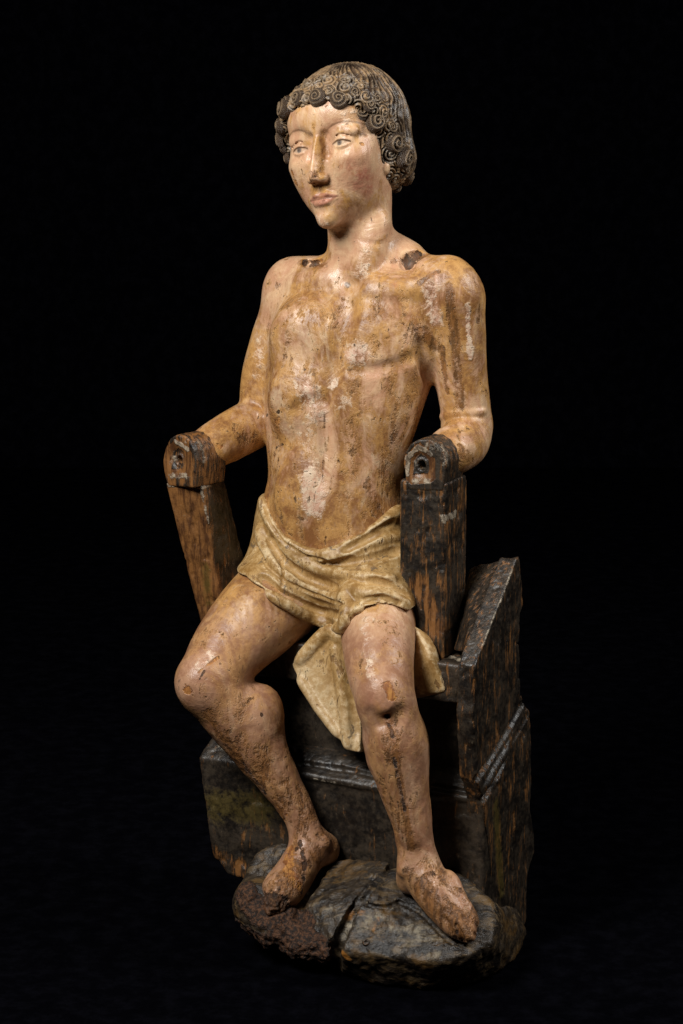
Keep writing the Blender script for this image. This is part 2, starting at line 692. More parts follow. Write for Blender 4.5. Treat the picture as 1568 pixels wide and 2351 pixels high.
def cloth_mat():
    m = Mat('painted_cloth', 0.5, 0.4)
    mid = m.noise(30, 5, 0.68, dist=0.9)
    fine = m.noise(150, 4, 0.72)
    strk = m.noise(80, 4, 0.7, (1, 1, 0.4), 0.6)
    mf = m.math('MULTIPLY_ADD', mid, 0.55, m.math('MULTIPLY', fine, 0.45))
    g = m.t.nodes.new('ShaderNodeNewGeometry').outputs['Pointiness']
    col = m.mix(m.step(mf, 0.40, 0.60), rgb(138, 102, 54), rgb(178, 142, 90))
    col = m.mix(m.math('MULTIPLY', m.step(strk, 0.44, 0.62), 0.6), col, rgb(192, 158, 106))
    wo = m.math('MULTIPLY', m.step(m.math('ADD', g, m.math('MULTIPLY_ADD', mf, 0.25, -0.125)), 0.505, 0.545), 0.85)
    wo = m.math('MAXIMUM', wo, m.math('MULTIPLY', m.attr('pale'), 0.85))
    col = m.mix(wo, col, m.mix(m.step(fine, 0.4, 0.6), rgb(188, 156, 110), rgb(214, 190, 150)))
    s2 = m.step(strk, 0.60, 0.66)
    col = m.mix(m.math('MULTIPLY', s2, 0.7), col, rgb(104, 68, 34))
    s3 = m.step(m.noise(48, 4, 0.7, dist=0.5), 0.61, 0.67)
    col = m.mix(m.math('MULTIPLY', s3, 0.75), col, rgb(86, 72, 60))
    pin = m.step(m.math('MULTIPLY_ADD', fine, 0.6, m.math('MULTIPLY', strk, 0.4)), 0.62, 0.66)
    col = m.mix(m.math('MULTIPLY', pin, 0.75), col, rgb(64, 46, 28))
    h = m.math('MULTIPLY_ADD', fine, 0.5, m.math('MULTIPLY', mid, 0.6))
    h = m.math('MULTIPLY_ADD', s2, -0.4, m.math('MULTIPLY_ADD', pin, -0.5, h))
    return m.finish(col, m.math('MULTIPLY_ADD', mid, 0.3, 0.3), h, 0.0015, 0.75)


def wood_mat():
    m = Mat('dark_painted_wood', 0.4, 0.5)
    grain = m.noise(60, 5, 0.7, (1.0, 1.0, 0.12), 0.5)
    grain2 = m.noise(190, 4, 0.7, (1.0, 1.0, 0.16), 0.3)
    mid = m.noise(24, 5, 0.68, dist=0.9)
    fine = m.noise(170, 4, 0.72)
    mf = m.math('MULTIPLY_ADD', mid, 0.5, m.math('MULTIPLY', fine, 0.5))
    col = m.mix(m.step(mf, 0.4, 0.6), rgb(25, 21, 18), rgb(60, 51, 41))
    wn = m.math('MULTIPLY_ADD', grain, 0.25, m.math('MULTIPLY_ADD', grain2, 0.5, m.math('MULTIPLY', mid, 0.25)))
    wm = m.masked(m.attr('worn'), wn, 0.2, 1.7, 0.7)
    col = m.mix(m.math('MULTIPLY', wm, 0.9), col, m.mix(m.step(grain2, 0.38, 0.62), rgb(80, 50, 28), rgb(136, 92, 50)))
    ed = m.math('MULTIPLY', m.point(0.53, 0.60), m.step(mf, 0.46, 0.56))
    col = m.mix(m.math('MULTIPLY', ed, 0.75), col, rgb(160, 104, 52))
    gr = m.masked(m.attr('green'), mf, 0.25, 1.0, 0.6)
    col = m.mix(m.math('MULTIPLY', gr, 0.55), col, rgb(96, 82, 34))
    gs = m.step(m.math('MULTIPLY_ADD', fine, 0.6, m.math('MULTIPLY', grain2, 0.4)), 0.60, 0.66)
    col = m.mix(m.math('MULTIPLY', gs, 0.4), col, rgb(132, 118, 98))
    gy = m.masked(m.attr('plaster'), mf, 0.2, 1.1, 0.55)
    col = m.mix(m.math('MULTIPLY', gy, 0.85), col, m.mix(m.step(fine, 0.4, 0.6), rgb(92, 82, 70), rgb(176, 162, 140)))
    h = m.math('MULTIPLY_ADD', grain, 0.7, m.math('MULTIPLY', fine, 0.5))
    h = m.math('MULTIPLY_ADD', wm, -0.4, m.math('MULTIPLY_ADD', gy, 0.5, h))
    return m.finish(col, m.math('MULTIPLY_ADD', mid, 0.35, 0.22), h, 0.0018, 0.8)


def rock_mat():
    m = Mat('carved_rock_wood', 0.5, 0.45)
    mid = m.noise(20, 5, 0.7, dist=1.0)
    fine = m.noise(110, 5, 0.75)
    grain = m.noise(95, 5, 0.7, (0.3, 1.0, 1.0), 0.6)
    f2 = m.noise(270, 3, 0.7)
    mf = m.math('MULTIPLY_ADD', mid, 0.4, m.math('MULTIPLY_ADD', fine, 0.3, m.math('MULTIPLY', grain, 0.3)))
    col = m.mix(m.step(mf, 0.42, 0.58), rgb(26, 21, 17), rgb(68, 56, 42))
    col = m.mix(m.math('MULTIPLY', m.step(grain, 0.52, 0.60), 0.5), col, rgb(112, 92, 64))
    col = m.mix(m.math('MULTIPLY', m.step(m.noise(30, 4, 0.7, dist=0.8), 0.52, 0.64), 0.6), col, rgb(104, 76, 38))
    col = m.mix(m.math('MULTIPLY', m.step(mid, 0.52, 0.62), 0.55), col, rgb(30, 27, 25))
    col = m.mix(m.math('MULTIPLY', m.masked(m.attr('pale'), mf, 0.25, 1.6, 0.74), 0.65), col, m.mix(m.step(fine, 0.42, 0.58), rgb(104, 96, 82), rgb(168, 156, 132)))
    col = m.mix(m.masked(m.attr('orange'), mf, 0.2, 1.2, 0.55), col, rgb(160, 106, 48))
    rt = m.masked(m.attr('rot'), mf, 0.15, 0.8, 0.5)
    col = m.mix(rt, col, m.mix(m.step(f2, 0.4, 0.64), rgb(32, 20, 13), rgb(96, 63, 40)))
    h = m.math('MULTIPLY_ADD', fine, 0.7, m.math('MULTIPLY_ADD', mid, 0.8, m.math('MULTIPLY', grain, 0.8)))
    h = m.math('ADD', h, m.math('MULTIPLY', m.math('MULTIPLY', rt, f2), 1.5))
    return m.finish(col, m.math('MULTIPLY_ADD', rt, 0.3, m.math('MULTIPLY_ADD', fine, 0.45, 0.2)), h, 0.0022, 0.9)


def floor_mat():
    m = Mat('black_cloth_ground', 0.9, 0.0)
    return m.finish(m.mix(m.step(m.noise(40, 4, 0.7), 0.4, 0.7), (0.0010, 0.0010, 0.0016), (0.0024, 0.0024, 0.0036)))


M_SKIN = skin_mat()
M_HAIR = hair_mat()
M_CLOTH = cloth_mat()
M_WOOD = wood_mat()
M_ROCK = rock_mat()
M_FLOOR = floor_mat()

# ---------------------------------------------------------------- the setting
def plane(name, verts, label=None):
    me = bpy.data.meshes.new(name)
    me.from_pydata(verts, [], [(0, 1, 2, 3)])
    me.materials.append(M_FLOOR)
    o = bpy.data.objects.new(name, me)
    C.objects.link(o)
    o['kind'] = 'structure'
    return o


plane('floor', [(-4, -4, 0), (4, -4, 0), (4, 2.5, 0), (-4, 2.5, 0)])
plane('backdrop', [(-4, 2.5, 0), (4, 2.5, 0), (4, 2.5, 4), (-4, 2.5, 4)])

# ---------------------------------------------------------------- the statue: frames
YAW = math.radians(27)
FW = np.array([-math.sin(YAW), math.cos(YAW), 0.0])     # the way the figure faces
LF = np.array([math.cos(YAW), math.sin(YAW), 0.0])      # its left hand side
UP = np.array([0, 0, 1.0])
FIG = np.array([LF, FW, UP])

statue = bpy.data.objects.new('painted_statue', None)
C.objects.link(statue)
statue['label'] = 'old painted wooden statue of a curly haired youth seated on a dark throne'
statue['category'] = 'statue'


def loft(keys, yaw):
    """trunk: keys (y, x_left, x_right, d, half_depth) -> smooth stack of turned ellipses"""
    K = []
    sy, cy = math.sin(yaw), math.cos(yaw)
    for (y, xl, xr, d, B) in keys:
        a, b = P(xl, y, d), P(xr, y, d)
        hw = (b[0] - a[0]) / 2
        A = math.sqrt(max(hw * hw - (B * sy) ** 2, 100)) / cy
        K.append((a[2], (a[0] + b[0]) / 2, d, A, B))
    K = np.array(sorted(K))
    hh = np.linspace(K[0, 0], K[-1, 0], 400)
    # smooth interpolation of the keys
    cur = np.stack([np.interp(hh, K[:, 0], K[:, i]) for i in range(1, 5)], 1)
    ker = np.hanning(41)
    ker /= ker.sum()
    pad = np.pad(cur, ((20, 20), (0, 0)), mode='edge')
    cur = np.stack([np.convolve(pad[:, i], ker, 'valid') for i in range(4)], 1)
    lo = np.array([min(K[:, 1] - K[:, 3]) - 30, min(K[:, 2] - K[:, 3]) - 30, K[0, 0]])
    hi = np.array([max(K[:, 1] + K[:, 3]) + 30, max(K[:, 2] + K[:, 3]) + 30, K[-1, 0]])

    def f(x, y, z):
        zz = np.clip(z.ravel(), hh[0], hh[-1])
        cu, cdd, A, B = [np.interp(zz, hh, cur[:, i]).astype(np.float32)[None, None, :] for i in range(4)]
        px, py = x - cu, y - cdd
        l = px * cy + py * sy
        ff = -px * sy + py * cy
        k0 = ((np.abs(l / A)) ** 2.3 + (np.abs(ff / B)) ** 2.3) ** (1 / 2.3)
        k1 = np.sqrt((l / (A * A)) ** 2 + (ff / (B * B)) ** 2)
        dd = k0 * (k0 - 1) / np.maximum(k1, 1e-5)
        e = np.maximum(hh[0] - z, z - hh[-1])
        return np.maximum(dd, e)
    return f, lo, hi


TORSO = [(610, 720, 965, -72, 70), (650, 672, 1000, -70, 95), (700, 640, 1005, -66, 112), (760, 625, 1002, -60, 122),
         (820, 618, 998, -52, 126), (900, 612, 976, -42, 124), (980, 611, 950, -32, 116), (1050, 616, 928, -24, 106),
         (1100, 620, 920, -18, 102), (1150, 607, 924, -12, 106), (1240, 592, 938, -4, 116), (1330, 585, 950, 2, 118),
         (1400, 600, 940, 6, 105)]


def limb(*pts):
    return chain(spline(pts))


def trunk_ops(F):
    F.op(loft(TORSO, YAW), 0)


THIGH_R = [(690, 1325, -30, 112), (600, 1410, 62, 103), (522, 1492, 132, 84), (480, 1552, 185, 68)]
THIGH_L = [(862, 1320, 70, 100), (868, 1440, 200, 86), (872, 1530, 305, 75), (884, 1605, 362, 64)]


def leg_ops(F):
    F.op(limb(*THIGH_R), 30)
    F.op(limb(*THIGH_L), 30)
    # knees
    F.op(ell(P(454, 1578, 214), (44, 44, 52)), 48)
    F.op(ell(P(878, 1600, 395), (52, 40, 60)), 30)
    # right shank and foot (left in the picture)
    F.op(limb((495, 1600, 190, 64), (562, 1672, 178, 71), (628, 1772, 190, 52), (682, 1860, 205, 39), (708, 1928, 214, 40)), 22)
    F.op(ell(P(600, 1640, 165), (52, 60, 70)), 30)
    F.op(ell(P(748, 1950, 196), (32, 40, 38)), 24)
    F.op(limb((716, 1945, 220, 42), (676, 2005, 262, 46), (648, 2050, 305, 42), (632, 2078, 330, 34)), 22)
    F.op(ell(P(650, 2035, 280), (42, 50, 30)), 26)
    # left shank and foot
    F.op(limb((896, 1640, 375, 60), (908, 1712, 368, 70), (926, 1800, 374, 57), (944, 1880, 384, 46), (957, 1960, 394, 41)), 22)
    F.op(ell(P(928, 1720, 335), (50, 60, 90)), 30)
    F.op(ell(P(942, 2018, 380), (32, 36, 36)), 40)
    F.op(limb((962, 1990, 402, 45), (1000, 2050, 440, 46), (1044, 2108, 478, 39), (1072, 2142, 505, 24)), 20)


# ---------------------------------------------------------------- body field
VB = 3.3
NECK = [(822, 440, -48, 76), (826, 520, -54, 74), (834, 590, -62, 78), (845, 650, -70, 84)]


def shoulder_ops(F):
    trunk_ops(F)
    F.op(ell(P(672, 668, -150), (70, 66, 78)), 45)
    F.op(ell(P(1036, 672, 30), (66, 66, 80)), 42)
    F.op(limb((850, 600, -75, 70), (930, 612, -45, 46), (1010, 640, 5, 44)), 40)
    F.op(limb((830, 600, -80, 66), (760, 628, -105, 46), (690, 650, -138, 44)), 40)


def neck_ops(F):
    F.op(limb(*NECK), 26)
    F.op(ell(P(908, 588, -70), (60, 50, 40)), 40)


B = Field((-440, -260, -960), (380, 570, 620), VB)
shoulder_ops(B)
leg_ops(B)
B.op(limb((668, 690, -150, 60), (636, 780, -150, 61), (612, 870, -148, 60), (604, 955, -140, 57)), 22)     # right upper arm
B.op(limb((1046, 690, 28, 66), (1052, 780, 26, 63), (1060, 870, 24, 59), (1072, 965, 22, 57)), 22)         # left upper arm
B.op(ell(P(860, 770, 42), (105, 40, 72)), 70)
B.op(ell(P(700, 770, -8), (75, 40, 75)), 70)
B.op(ell(P(722, 1130, 58), (80, 38, 95)), 80)
B.op(ell(P(812, 920, 50), (84, 40, 80)), 60)
B.op(ell(P(680, 920, 22), (60, 40, 70)), 60)
B.blur(5)
B.op(limb((604, 960, -142, 57), (560, 985, -95, 58), (510, 1012, -48, 55), (478, 1030, -25, 50)), 10)        # right forearm
B.op(limb((1072, 985, 24, 58), (1065, 1015, 70, 57), (1036, 1036, 120, 56), (1022, 1044, 138, 50)), 10)    # left forearm
B.blur(1)

# ---- head, sculpted in its own skewed frame (a: its left, b: up, c: forward)
PHI = math.radians(33)
HC = P(797, 338, -45)
ra, ru = math.radians(13), math.radians(3.0)
HA = np.array([math.cos(PHI) * math.cos(ra), math.sin(PHI), math.cos(PHI) * math.sin(ra)])
HB = np.array([-math.sin(ru), -0.04, math.cos(ru)]) * 0.955
HF = np.array([-math.sin(PHI), math.cos(PHI), 0.045])
HM = np.array([HA, HB, HF])             # rows
HI = np.linalg.inv(HM)                  # p - HC = abc @ HM


def hp(a, b, c):
    return HC + np.array([a, b, c]) @ HM


def hprim(prim):
    """wrap a primitive written in head coordinates"""
    f, l, h = prim
    cs = np.array([hp(*[(l, h)[(i >> j) & 1][j] for j in range(3)]) for i in range(8)])

    hc, hi_ = HC.tolist(), HI.tolist()

    def g(x, y, z):
        x, y, z = x - hc[0], y - hc[1], z - hc[2]
        q = [x * hi_[0][j] + y * hi_[1][j] + z * hi_[2][j] for j in range(3)]
        return f(*q)
    return g, cs.min(0), cs.max(0)


def head_ops(F):
    E = lambda c, r, k=20, m='add', ax=None: F.op(hprim(ell(c, r, ax)), k, m)
    K = lambda p, q, r0, r1=None, k=8, m='add': F.op(hprim(cap(p, q, r0, r1)), k, m)
    E((-12, 36, -22), (121, 136, 142), 0)
    E((0, -34, 26), (97, 118, 96), 30)
    E((0, -130, 66), (47, 47, 50), 40)
    E((0, -164, 95), (23, 22, 21), 22)
    for s in (-1, 1):
        E((s * 60, -34, 66), (42, 50, 42), 34)
        E((s * 52, -86, 26), (36, 54, 56), 40)
    E((-8, 76, 60), (98, 60, 62), 34)
    for s in (-1, 1):
        # socket with a crisp brow
        F.op(hprim(ell((s * 60, 12, 133), (51, 43, 27))), 12, 'sub')
        E((s * 58, -32, 86), (36, 20, 24), 16)
        E((s * 56, 26, 92), (36, 18, 20), 14)
        K((s * 19, 22, 121), (s * 24, -20, 120), 11, 8, 10, 'sub')
    # nose: narrow ridge, flat flanks
    nose = hull([hp(*q) for q in [(-11, 26, 118), (11, 26, 118), (-6, 20, 131), (6, 20, 131), (-8, -66, 159), (8, -66, 159),
                                  (-8, -76, 153), (8, -76, 153), (-23, -72, 118), (23, -72, 118), (-21, -80, 118), (21, -80, 118),
                                  (-15, 0, 100), (15, 0, 100), (-22, -78, 90), (22, -78, 90)]], 8)
    F.op(nose, 11)
    for s in (-1, 1):
        E((s * 15.5, -71, 127), (10, 10, 14), 9)
        K((s * 9, -87, 139), (s * 11, -79, 128), 4.5, 4, 3, 'sub')
    for s in (-1, 1):
        x = s * 55
        E((x, 2, 88), (24, 23, 24), 3)
        base = ell((x, 2, 88), (28, 27, 27.3))

        def lids(a, b, c, x=x, base=base):
            t = (a - x) / 25.0
            opening = np.maximum(b - 2 - (7 - 8 * t * t), -6.5 + 6.5 * t * t - (b - 2))
            return np.maximum(base[0](a, b, c), -opening * 0.9)
        F.op(hprim((lids, base[1], base[2])), 2.0)
        pts = [(x + 25 * t, 13 + 9 * (1 - t * t), 113 - 12 * abs(t)) for t in np.linspace(-1, 1, 7)]
        for p, q in zip(pts[:-1], pts[1:]):
            K(p, q, 2.0, 2.0, 3, 'sub')
    # mouth
    MB = 11
    for s in (-1, 1):
        K((0, -121 + MB, 115.8), (s * 16, -119 + MB, 115.8), 4.8, 4.8, 5)
        K((s * 14, -119 + MB, 115.8), (s * 40, -127 + MB, 101), 4.5, 2.5, 6)
        K((0, -138 + MB, 115), (s * 14, -137.5 + MB, 113.5), 7.6, 7.2, 6)
        K((s * 12, -137.5 + MB, 113.5), (s * 34, -131 + MB, 103), 6, 3, 6)
        K((0, -129 + MB, 125), (s * 16, -128 + MB, 122.7), 2.8, 2.8, 2, 'sub')
        K((s * 16, -128 + MB, 122.7), (s * 38, -128.5 + MB, 108.5), 2.8, 1.8, 2, 'sub')
        E((s * 44, -128 + MB, 109), (4, 5, 5), 8, 'sub')
    K((0, -90, 125), (0, -103, 125), 5, 5, 9, 'sub')
    E((0, -147, 124), (22, 6, 7), 12, 'sub')
    for s in (-1, 1):
        E((s * 103, -64, 0), (8, 15, 10), 9)


VH = 2.0
Hd = Field((-185, -250, 600), (195, 175, 1080), VH)
shoulder_ops(Hd)
Hd.blur(4)
for F_ in (B, Hd):
    neck_ops(F_)
    head_ops(F_)


# stroke sculpting on the trunk
def sculpt_trunk(F):
    F.stroke([(782, 844), (810, 850), (860, 851), (915, 838), (958, 820)], 15, 13, 12, 'sub', sink=-14)
    F.stroke([(795, 690), (780, 760), (760, 830), (748, 900)], 24, 18, 24, 'sub', sink=-21.5)
    F.stroke([(748, 905), (744, 960), (742, 1040), (738, 1110)], 12, 10, 14, 'sub', sink=-10.5)
    F.stroke([(672, 950), (690, 928), (716, 916), (742, 920)], 16, 15, 12, 'sub', sink=-14.5)
    F.stroke([(800, 655), (860, 668), (930, 668), (990, 650)], 18, 16, 34, 'add', sink=18)
    F.stroke([(765, 640), (720, 648), (680, 655)], 16, 14, 30, 'add', sink=16)
    F.blur(3)
    F.op(ell(P(800, 646, 38), (26, 26, 22)), 28, 'sub')
    F.op(ell(P(936, 602, 12), (20, 24, 22)), 5, 'sub')
    F.op(ell(P(950, 590, 2), (20, 20, 16)), 5, 'sub')
    F.op(ell(P(962, 583, -8), (20, 16, 10)), 5, 'sub')
    F.op(ell(P(728, 606, -76), (20, 20, 12)), 6, 'sub')
    F.op(ell(P(708, 606, -86), (16, 20, 10)), 6, 'sub')
    F.op(ell(P(700, 1194, 132), (10, 24, 10)), 8, 'sub')
    F.stroke([(965, 790), (975, 830), (985, 870)], 10, 9, 16, 'sub', sink=-6)
    F.stroke([(548, 938), (580, 940), (606, 962)], 6, 6, 8, 'add', sink=5.5)
    F.stroke([(1010, 958), (1050, 948), (1110, 945)], 6, 6, 8, 'add', sink=5.5)
    # knees, shins
    F.stroke([(850, 1650), (872, 1666), (905, 1662), (928, 1640)], 18, 18, 18, 'sub', sink=-16.5)
    F.stroke([(890, 1690), (905, 1760), (925, 1850), (945, 1930)], 13, 10, 22, 'add', sink=12)
    F.op(ell(P(889, 1648, 432), (9, 22, 9)), 3, 'sub')
    F.op(ell(P(925, 1998, 425), (12, 12, 12)), 16)
    F.op(ell(P(742, 1935, 240), (12, 12, 12)), 16)
    F.stroke([(1046, 2122), (1060, 2148), (1068, 2174)], 3, 6, 3, 'sub', sink=1)
    F.stroke([(1062, 2105), (1082, 2132), (1094, 2150)], 3, 4, 4, 'sub', sink=-1)
    F.stroke([(1018, 2105), (1036, 2135), (1048, 2158)], 3, 4, 4, 'sub', sink=-1)
    F.stroke([(1018, 1968), (995, 2020), (975, 2075)], 2.5, 2.5, 2, 'sub', sink=-0.5)
    F.stroke([(1030, 2010), (1062, 2070), (1090, 2120)], 9, 6, 14, 'add', sink=7)


sculpt_trunk(B)
for F_ in (B, Hd):
    F_.stroke([(872, 505), (860, 540), (842, 590), (824, 632)], 16, 13, 30, 'add', sink=12)
ZC = P(830, 545, -54)[2]
pb, fb, nb = B.mesh()
ph, fh, nh = Hd.mesh()
fb = fb[np.all(pb[fb][:, :, 2] < ZC - 1.5, axis=1)]
fh = fh[np.all(ph[fh][:, :, 2] > ZC + 1.5, axis=1)]


def rim(faces, p, top):
    e = np.concatenate([faces[:, [i, (i + 1) % 4]] for i in range(4)])
    key = np.sort(e, 1)
    u, c = np.unique(key, axis=0, return_counts=True)
    v = np.unique(u[c == 1])
    v = v[(np.abs(p[v, 2] - ZC) < 12)]
    cu, cd_ = p[v, 0].mean(), p[v, 1].mean()
    a = np.arctan2(p[v, 1] - cd_, p[v, 0] - cu)
    o = np.argsort(a)
    return v[o], a[o]


vb_, ab_ = rim(fb, pb, True)
vh_, ah_ = rim(fh, ph, False)
tri = []
i_, j_ = 0, 0
nbv, nhv = len(vb_), len(vh_)
while i_ < nbv or j_ < nhv:
    a0 = ab_[i_ + 1] if i_ + 1 < nbv else 10 + i_
    a1 = ah_[j_ + 1] if j_ + 1 < nhv else 10 + j_
    if (a0 <= a1 and i_ < nbv) or j_ >= nhv:
        tri.append((vb_[i_ % nbv], vb_[(i_ + 1) % nbv], vh_[j_ % nhv] + len(pb)))
        i_ += 1
    else:
        tri.append((vb_[i_ % nbv], vh_[(j_ + 1) % nhv] + len(pb), vh_[j_ % nhv] + len(pb)))
        j_ += 1
pos = np.vstack([pb, ph])
nrm = np.vstack([nb, nh])
faces = np.vstack([fb, fh + len(pb)])
tri = np.array(tri)
keep = np.zeros(len(pos), bool)
keep[faces] = True
keep[tri] = True
remap = np.cumsum(keep) - 1
pos, nrm, faces, tri = pos[keep], nrm[keep], remap[faces], remap[tri]
pos0 = pos.copy()
brk = smooth01((70 - np.linalg.norm(pos - P(622, 2095, 345), axis=1)) / 30)
pos = pos + nrm * (fbm(pos, 60) * 1.3 + fbm(pos, (14, 14, 40)) * 0.7 + smooth01((-380 - pos[:, 2]) / 80) * fbm(pos, 30) * 2.2 + brk * (fbm(pos, 20) * 10 + fbm(pos, 9) * 5 - 9))[:, None]


class Both:
    def cast(s, x, y):
        return (B if y > 545 else Hd).cast(x, y)


pa = Paint(Both(), pos0)
pa.get('dark')[:] = brk * 0.75
D = pa.dab
# ground tone of the wear: strong on trunk and arms, light on the face
st_ = pa.get('streak')
hz = pos0[:, 2]
st_[:] = np.interp(hz, [-900, -620, -420, -330, -200, -60, 200, 480, 560, 640, 1000], [0.52, 0.5, 0.38, 0.24, 0.28, 0.42, 0.44, 0.46, 0.26, 0.06, 0.04])
pa.get('leg')[:] = smooth01((-170 - hz) / 60) * 0.9
oc = pa.get('ochre')
oc[:] = np.interp(hz, [-900, -450, -350, -190, -120, 0, 100, 300, 470, 560, 620, 1000], [0.72, 0.64, 0.5, 0.46, 0.9, 0.85, 0.68, 0.7, 0.76, 0.56, 0.32, 0.3])
arm_ = smooth01((np.abs((pos0 - P(800, 800, -50)) @ LF) - 175) / 30) * smooth01((hz + 60) / 40)
st_ -= 0.16 * arm_
for l_, r_, v_ in [([(700, 1090), (720, 1240)], 150, .85), ([(890, 960), (870, 1200)], 75, .8), ([(450, 1010), (600, 990)], 90, .85),
                   ([(1060, 620), (1085, 820), (1090, 1000)], 90, .85), ([(1040, 1030), (1060, 1060)], 80, .7), ([(900, 740), (860, 700)], 90, .75),
                   ([(690, 720), (670, 800)], 70, .55), ([(880, 545), (870, 560)], 16, .95), ([(715, 490), (700, 470)], 20, .8), ([(700, 330), (672, 420)], 26, .5),
                   ([(735, 340), (745, 300), (800, 296)], 22, .6), ([(734, 325), (738, 400)], 20, 1.1), ([(925, 520), (920, 560)], 20, .5)]:
    D('ochre', l_, r_, v_, 0.9)
for l_, r_, v_ in [((820, 812), 52, .95), ([(700, 880), (735, 950)], 46, .8), ([(716, 1080), (722, 1160)], 50, .9), ([(985, 660), (1000, 735)], 34, .95),  # bare ground, and painted-in highlights: arm stripe, belly, rib ridge, thighs, cheek, neck
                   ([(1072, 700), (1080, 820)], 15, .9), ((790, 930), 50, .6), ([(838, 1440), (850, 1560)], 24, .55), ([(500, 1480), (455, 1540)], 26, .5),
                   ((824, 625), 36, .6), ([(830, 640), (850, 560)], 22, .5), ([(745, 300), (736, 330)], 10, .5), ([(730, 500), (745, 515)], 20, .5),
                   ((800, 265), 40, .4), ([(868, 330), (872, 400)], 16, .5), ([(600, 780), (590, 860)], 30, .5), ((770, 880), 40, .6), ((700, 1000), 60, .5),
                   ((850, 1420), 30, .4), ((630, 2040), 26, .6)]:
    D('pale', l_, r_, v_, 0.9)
for l_, r_, v_ in [([(1030, 660), (1045, 760), (1052, 880), (1060, 930)], 20, .8), ([(1088, 640), (1098, 740)], 12, .8), ([(1015, 800), (1025, 900)], 12, .7),
                   ((638, 655), 20, .6), ([(965, 650), (1005, 625)], 12, .85), ([(950, 770), (910, 745)], 40, .5), ([(955, 810), (900, 842), (800, 850)], 6, .7),
                   ([(745, 940), (742, 1080), (748, 1250)], 5, .75), ([(845, 1110), (868, 1180)], 24, .75), ([(900, 1000), (880, 1080)], 28, .5),
                   ([(620, 880), (614, 950)], 16, .7), ([(790, 690), (765, 750)], 22, .55), ([(660, 790), (650, 840)], 12, .6),
                   ([(890, 1650), (912, 1740), (932, 1870), (945, 1950)], 18, .85), ([(560, 1690), (640, 1800), (690, 1880)], 62, .56),
                   ([(480, 1640), (530, 1720), (600, 1810)], 34, .7), ([(540, 1640), (600, 1720), (660, 1830), (720, 1900)], 80, .5), ([(900, 1700), (930, 1850), (950, 1960)], 60, .46), ([(960, 2000), (1060, 2120)], 60, .5), ([(720, 1860), (745, 1920)], 40, .62), ([(690, 1960), (740, 1960)], 50, .75), ([(680, 1990), (650, 2050)], 60, .6), ([(640, 1860), (700, 1900)], 40, .6),
                   ([(520, 1600), (590, 1560)], 40, .4), ([(600, 1470), (680, 1480)], 36, .45), ([(940, 2000), (950, 2030)], 30, .65),
                   ([(1000, 2060), (1060, 2140)], 44, .75), ([(1020, 2010), (1090, 2110)], 36, .6), ((830, 1640), 20, .5), ((700, 1196), 16, .7),
                   ([(1065, 1040), (1085, 1060)], 26, .6), ([(560, 1010), (610, 1030)], 40, .5), ([(744, 335), (744, 375), (740, 398)], 14, .45), ([(748, 314), (758, 304)], 9, .4), ([(728, 400), (720, 404)], 10, .4),  # the brown dab at the inner eye corner paints in the socket's shade
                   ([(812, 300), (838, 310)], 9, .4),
                   ([(690, 600), (750, 610)], 18, .6), ([(905, 600), (985, 585)], 16, .7), ((860, 700), 24, .5), ([(975, 760), (1000, 800)], 20, .7)]:
    D('brown', l_, r_, v_, 0.8)
for l_, r_, v_ in [((634, 968), 24, .9), ((432, 1585), 20, .9), ([(890, 1575), (900, 1600)], 18, .85), ([(665, 1950), (660, 1990)], 24, .95), ((655, 1870), 12, .8),
                   ((832, 332), 9, .8), ((686, 362), 9, .7), ([(672, 395), (680, 420)], 12, .6), ([(455, 1545), (500, 1510)], 6, .7), ((905, 505), 9, .6),
                   ([(480, 1030), (520, 1020)], 12, .5), ([(660, 2000), (690, 2040)], 26, .8), ((635, 1850), 12, .7)]:
    D('orange', l_, r_, v_, 0.8)
for l_, r_, v_ in [((830, 408), 46, .75), ((800, 380), 34, .4), ((845, 435), 30, .6), ((675, 400), 18, .35), ((905, 655), 14, .4), ((660, 1500), 70, .2), ((870, 1610), 50, .25)]:
    D('red', l_, r_, v_, 1.0)
for l_, r_, v_ in [((937, 602), 27, 1.0), ((955, 588), 20, .9), ((722, 607), 24, .8), ((700, 604), 16, .7), ((889, 1648), 13, 1.0), ([(893, 1662), (900, 1690)], 10, .7),
                   ([(905, 1740), (930, 1860)], 7, .7), ([(640, 1130), (612, 1050)], 6, .6), ([(470, 1540), (458, 1560)], 5, .7), ((505, 1452), 5, .9), ((600, 1640), 8, .7),
                   ([(560, 1760), (610, 1820)], 16, .55), ([(660, 1930), (680, 1950)], 12, .7), ((990, 2005), 16, .7), ([(1050, 2140), (1068, 2170)], 8, .8), ((722, 405), 6, .6),
                   ([(690, 1930), (700, 1990), (690, 2050)], 10, .7), ((1045, 706), 3, 1), ((812, 778), 4, .8), ([(610, 955), (640, 945)], 7, .7), ([(615, 1040), (650, 1020)], 8, .6)]:
    D('dark', l_, r_, v_, 0.8)
for l_, r_, v_ in [((798, 655), 18, .75), ((995, 635), 14, .6), ([(1010, 650), (1030, 690)], 8, .5), ([(1088, 690), (1094, 740)], 6, .6), ((790, 1120), 20, .5)]:
    D('grey', l_, r_, v_, 0.9)
# painted features of the face
FE = lambda a, b, c: hp(a, b, c)


def spot(ch, c, r, v=1.0, soft=0.5):
    d_ = np.linalg.norm(pos0 - c, axis=1) / r
    m_ = pa.get(ch)
    m_[:] = np.maximum(m_, v * smooth01((1 - d_) / soft))


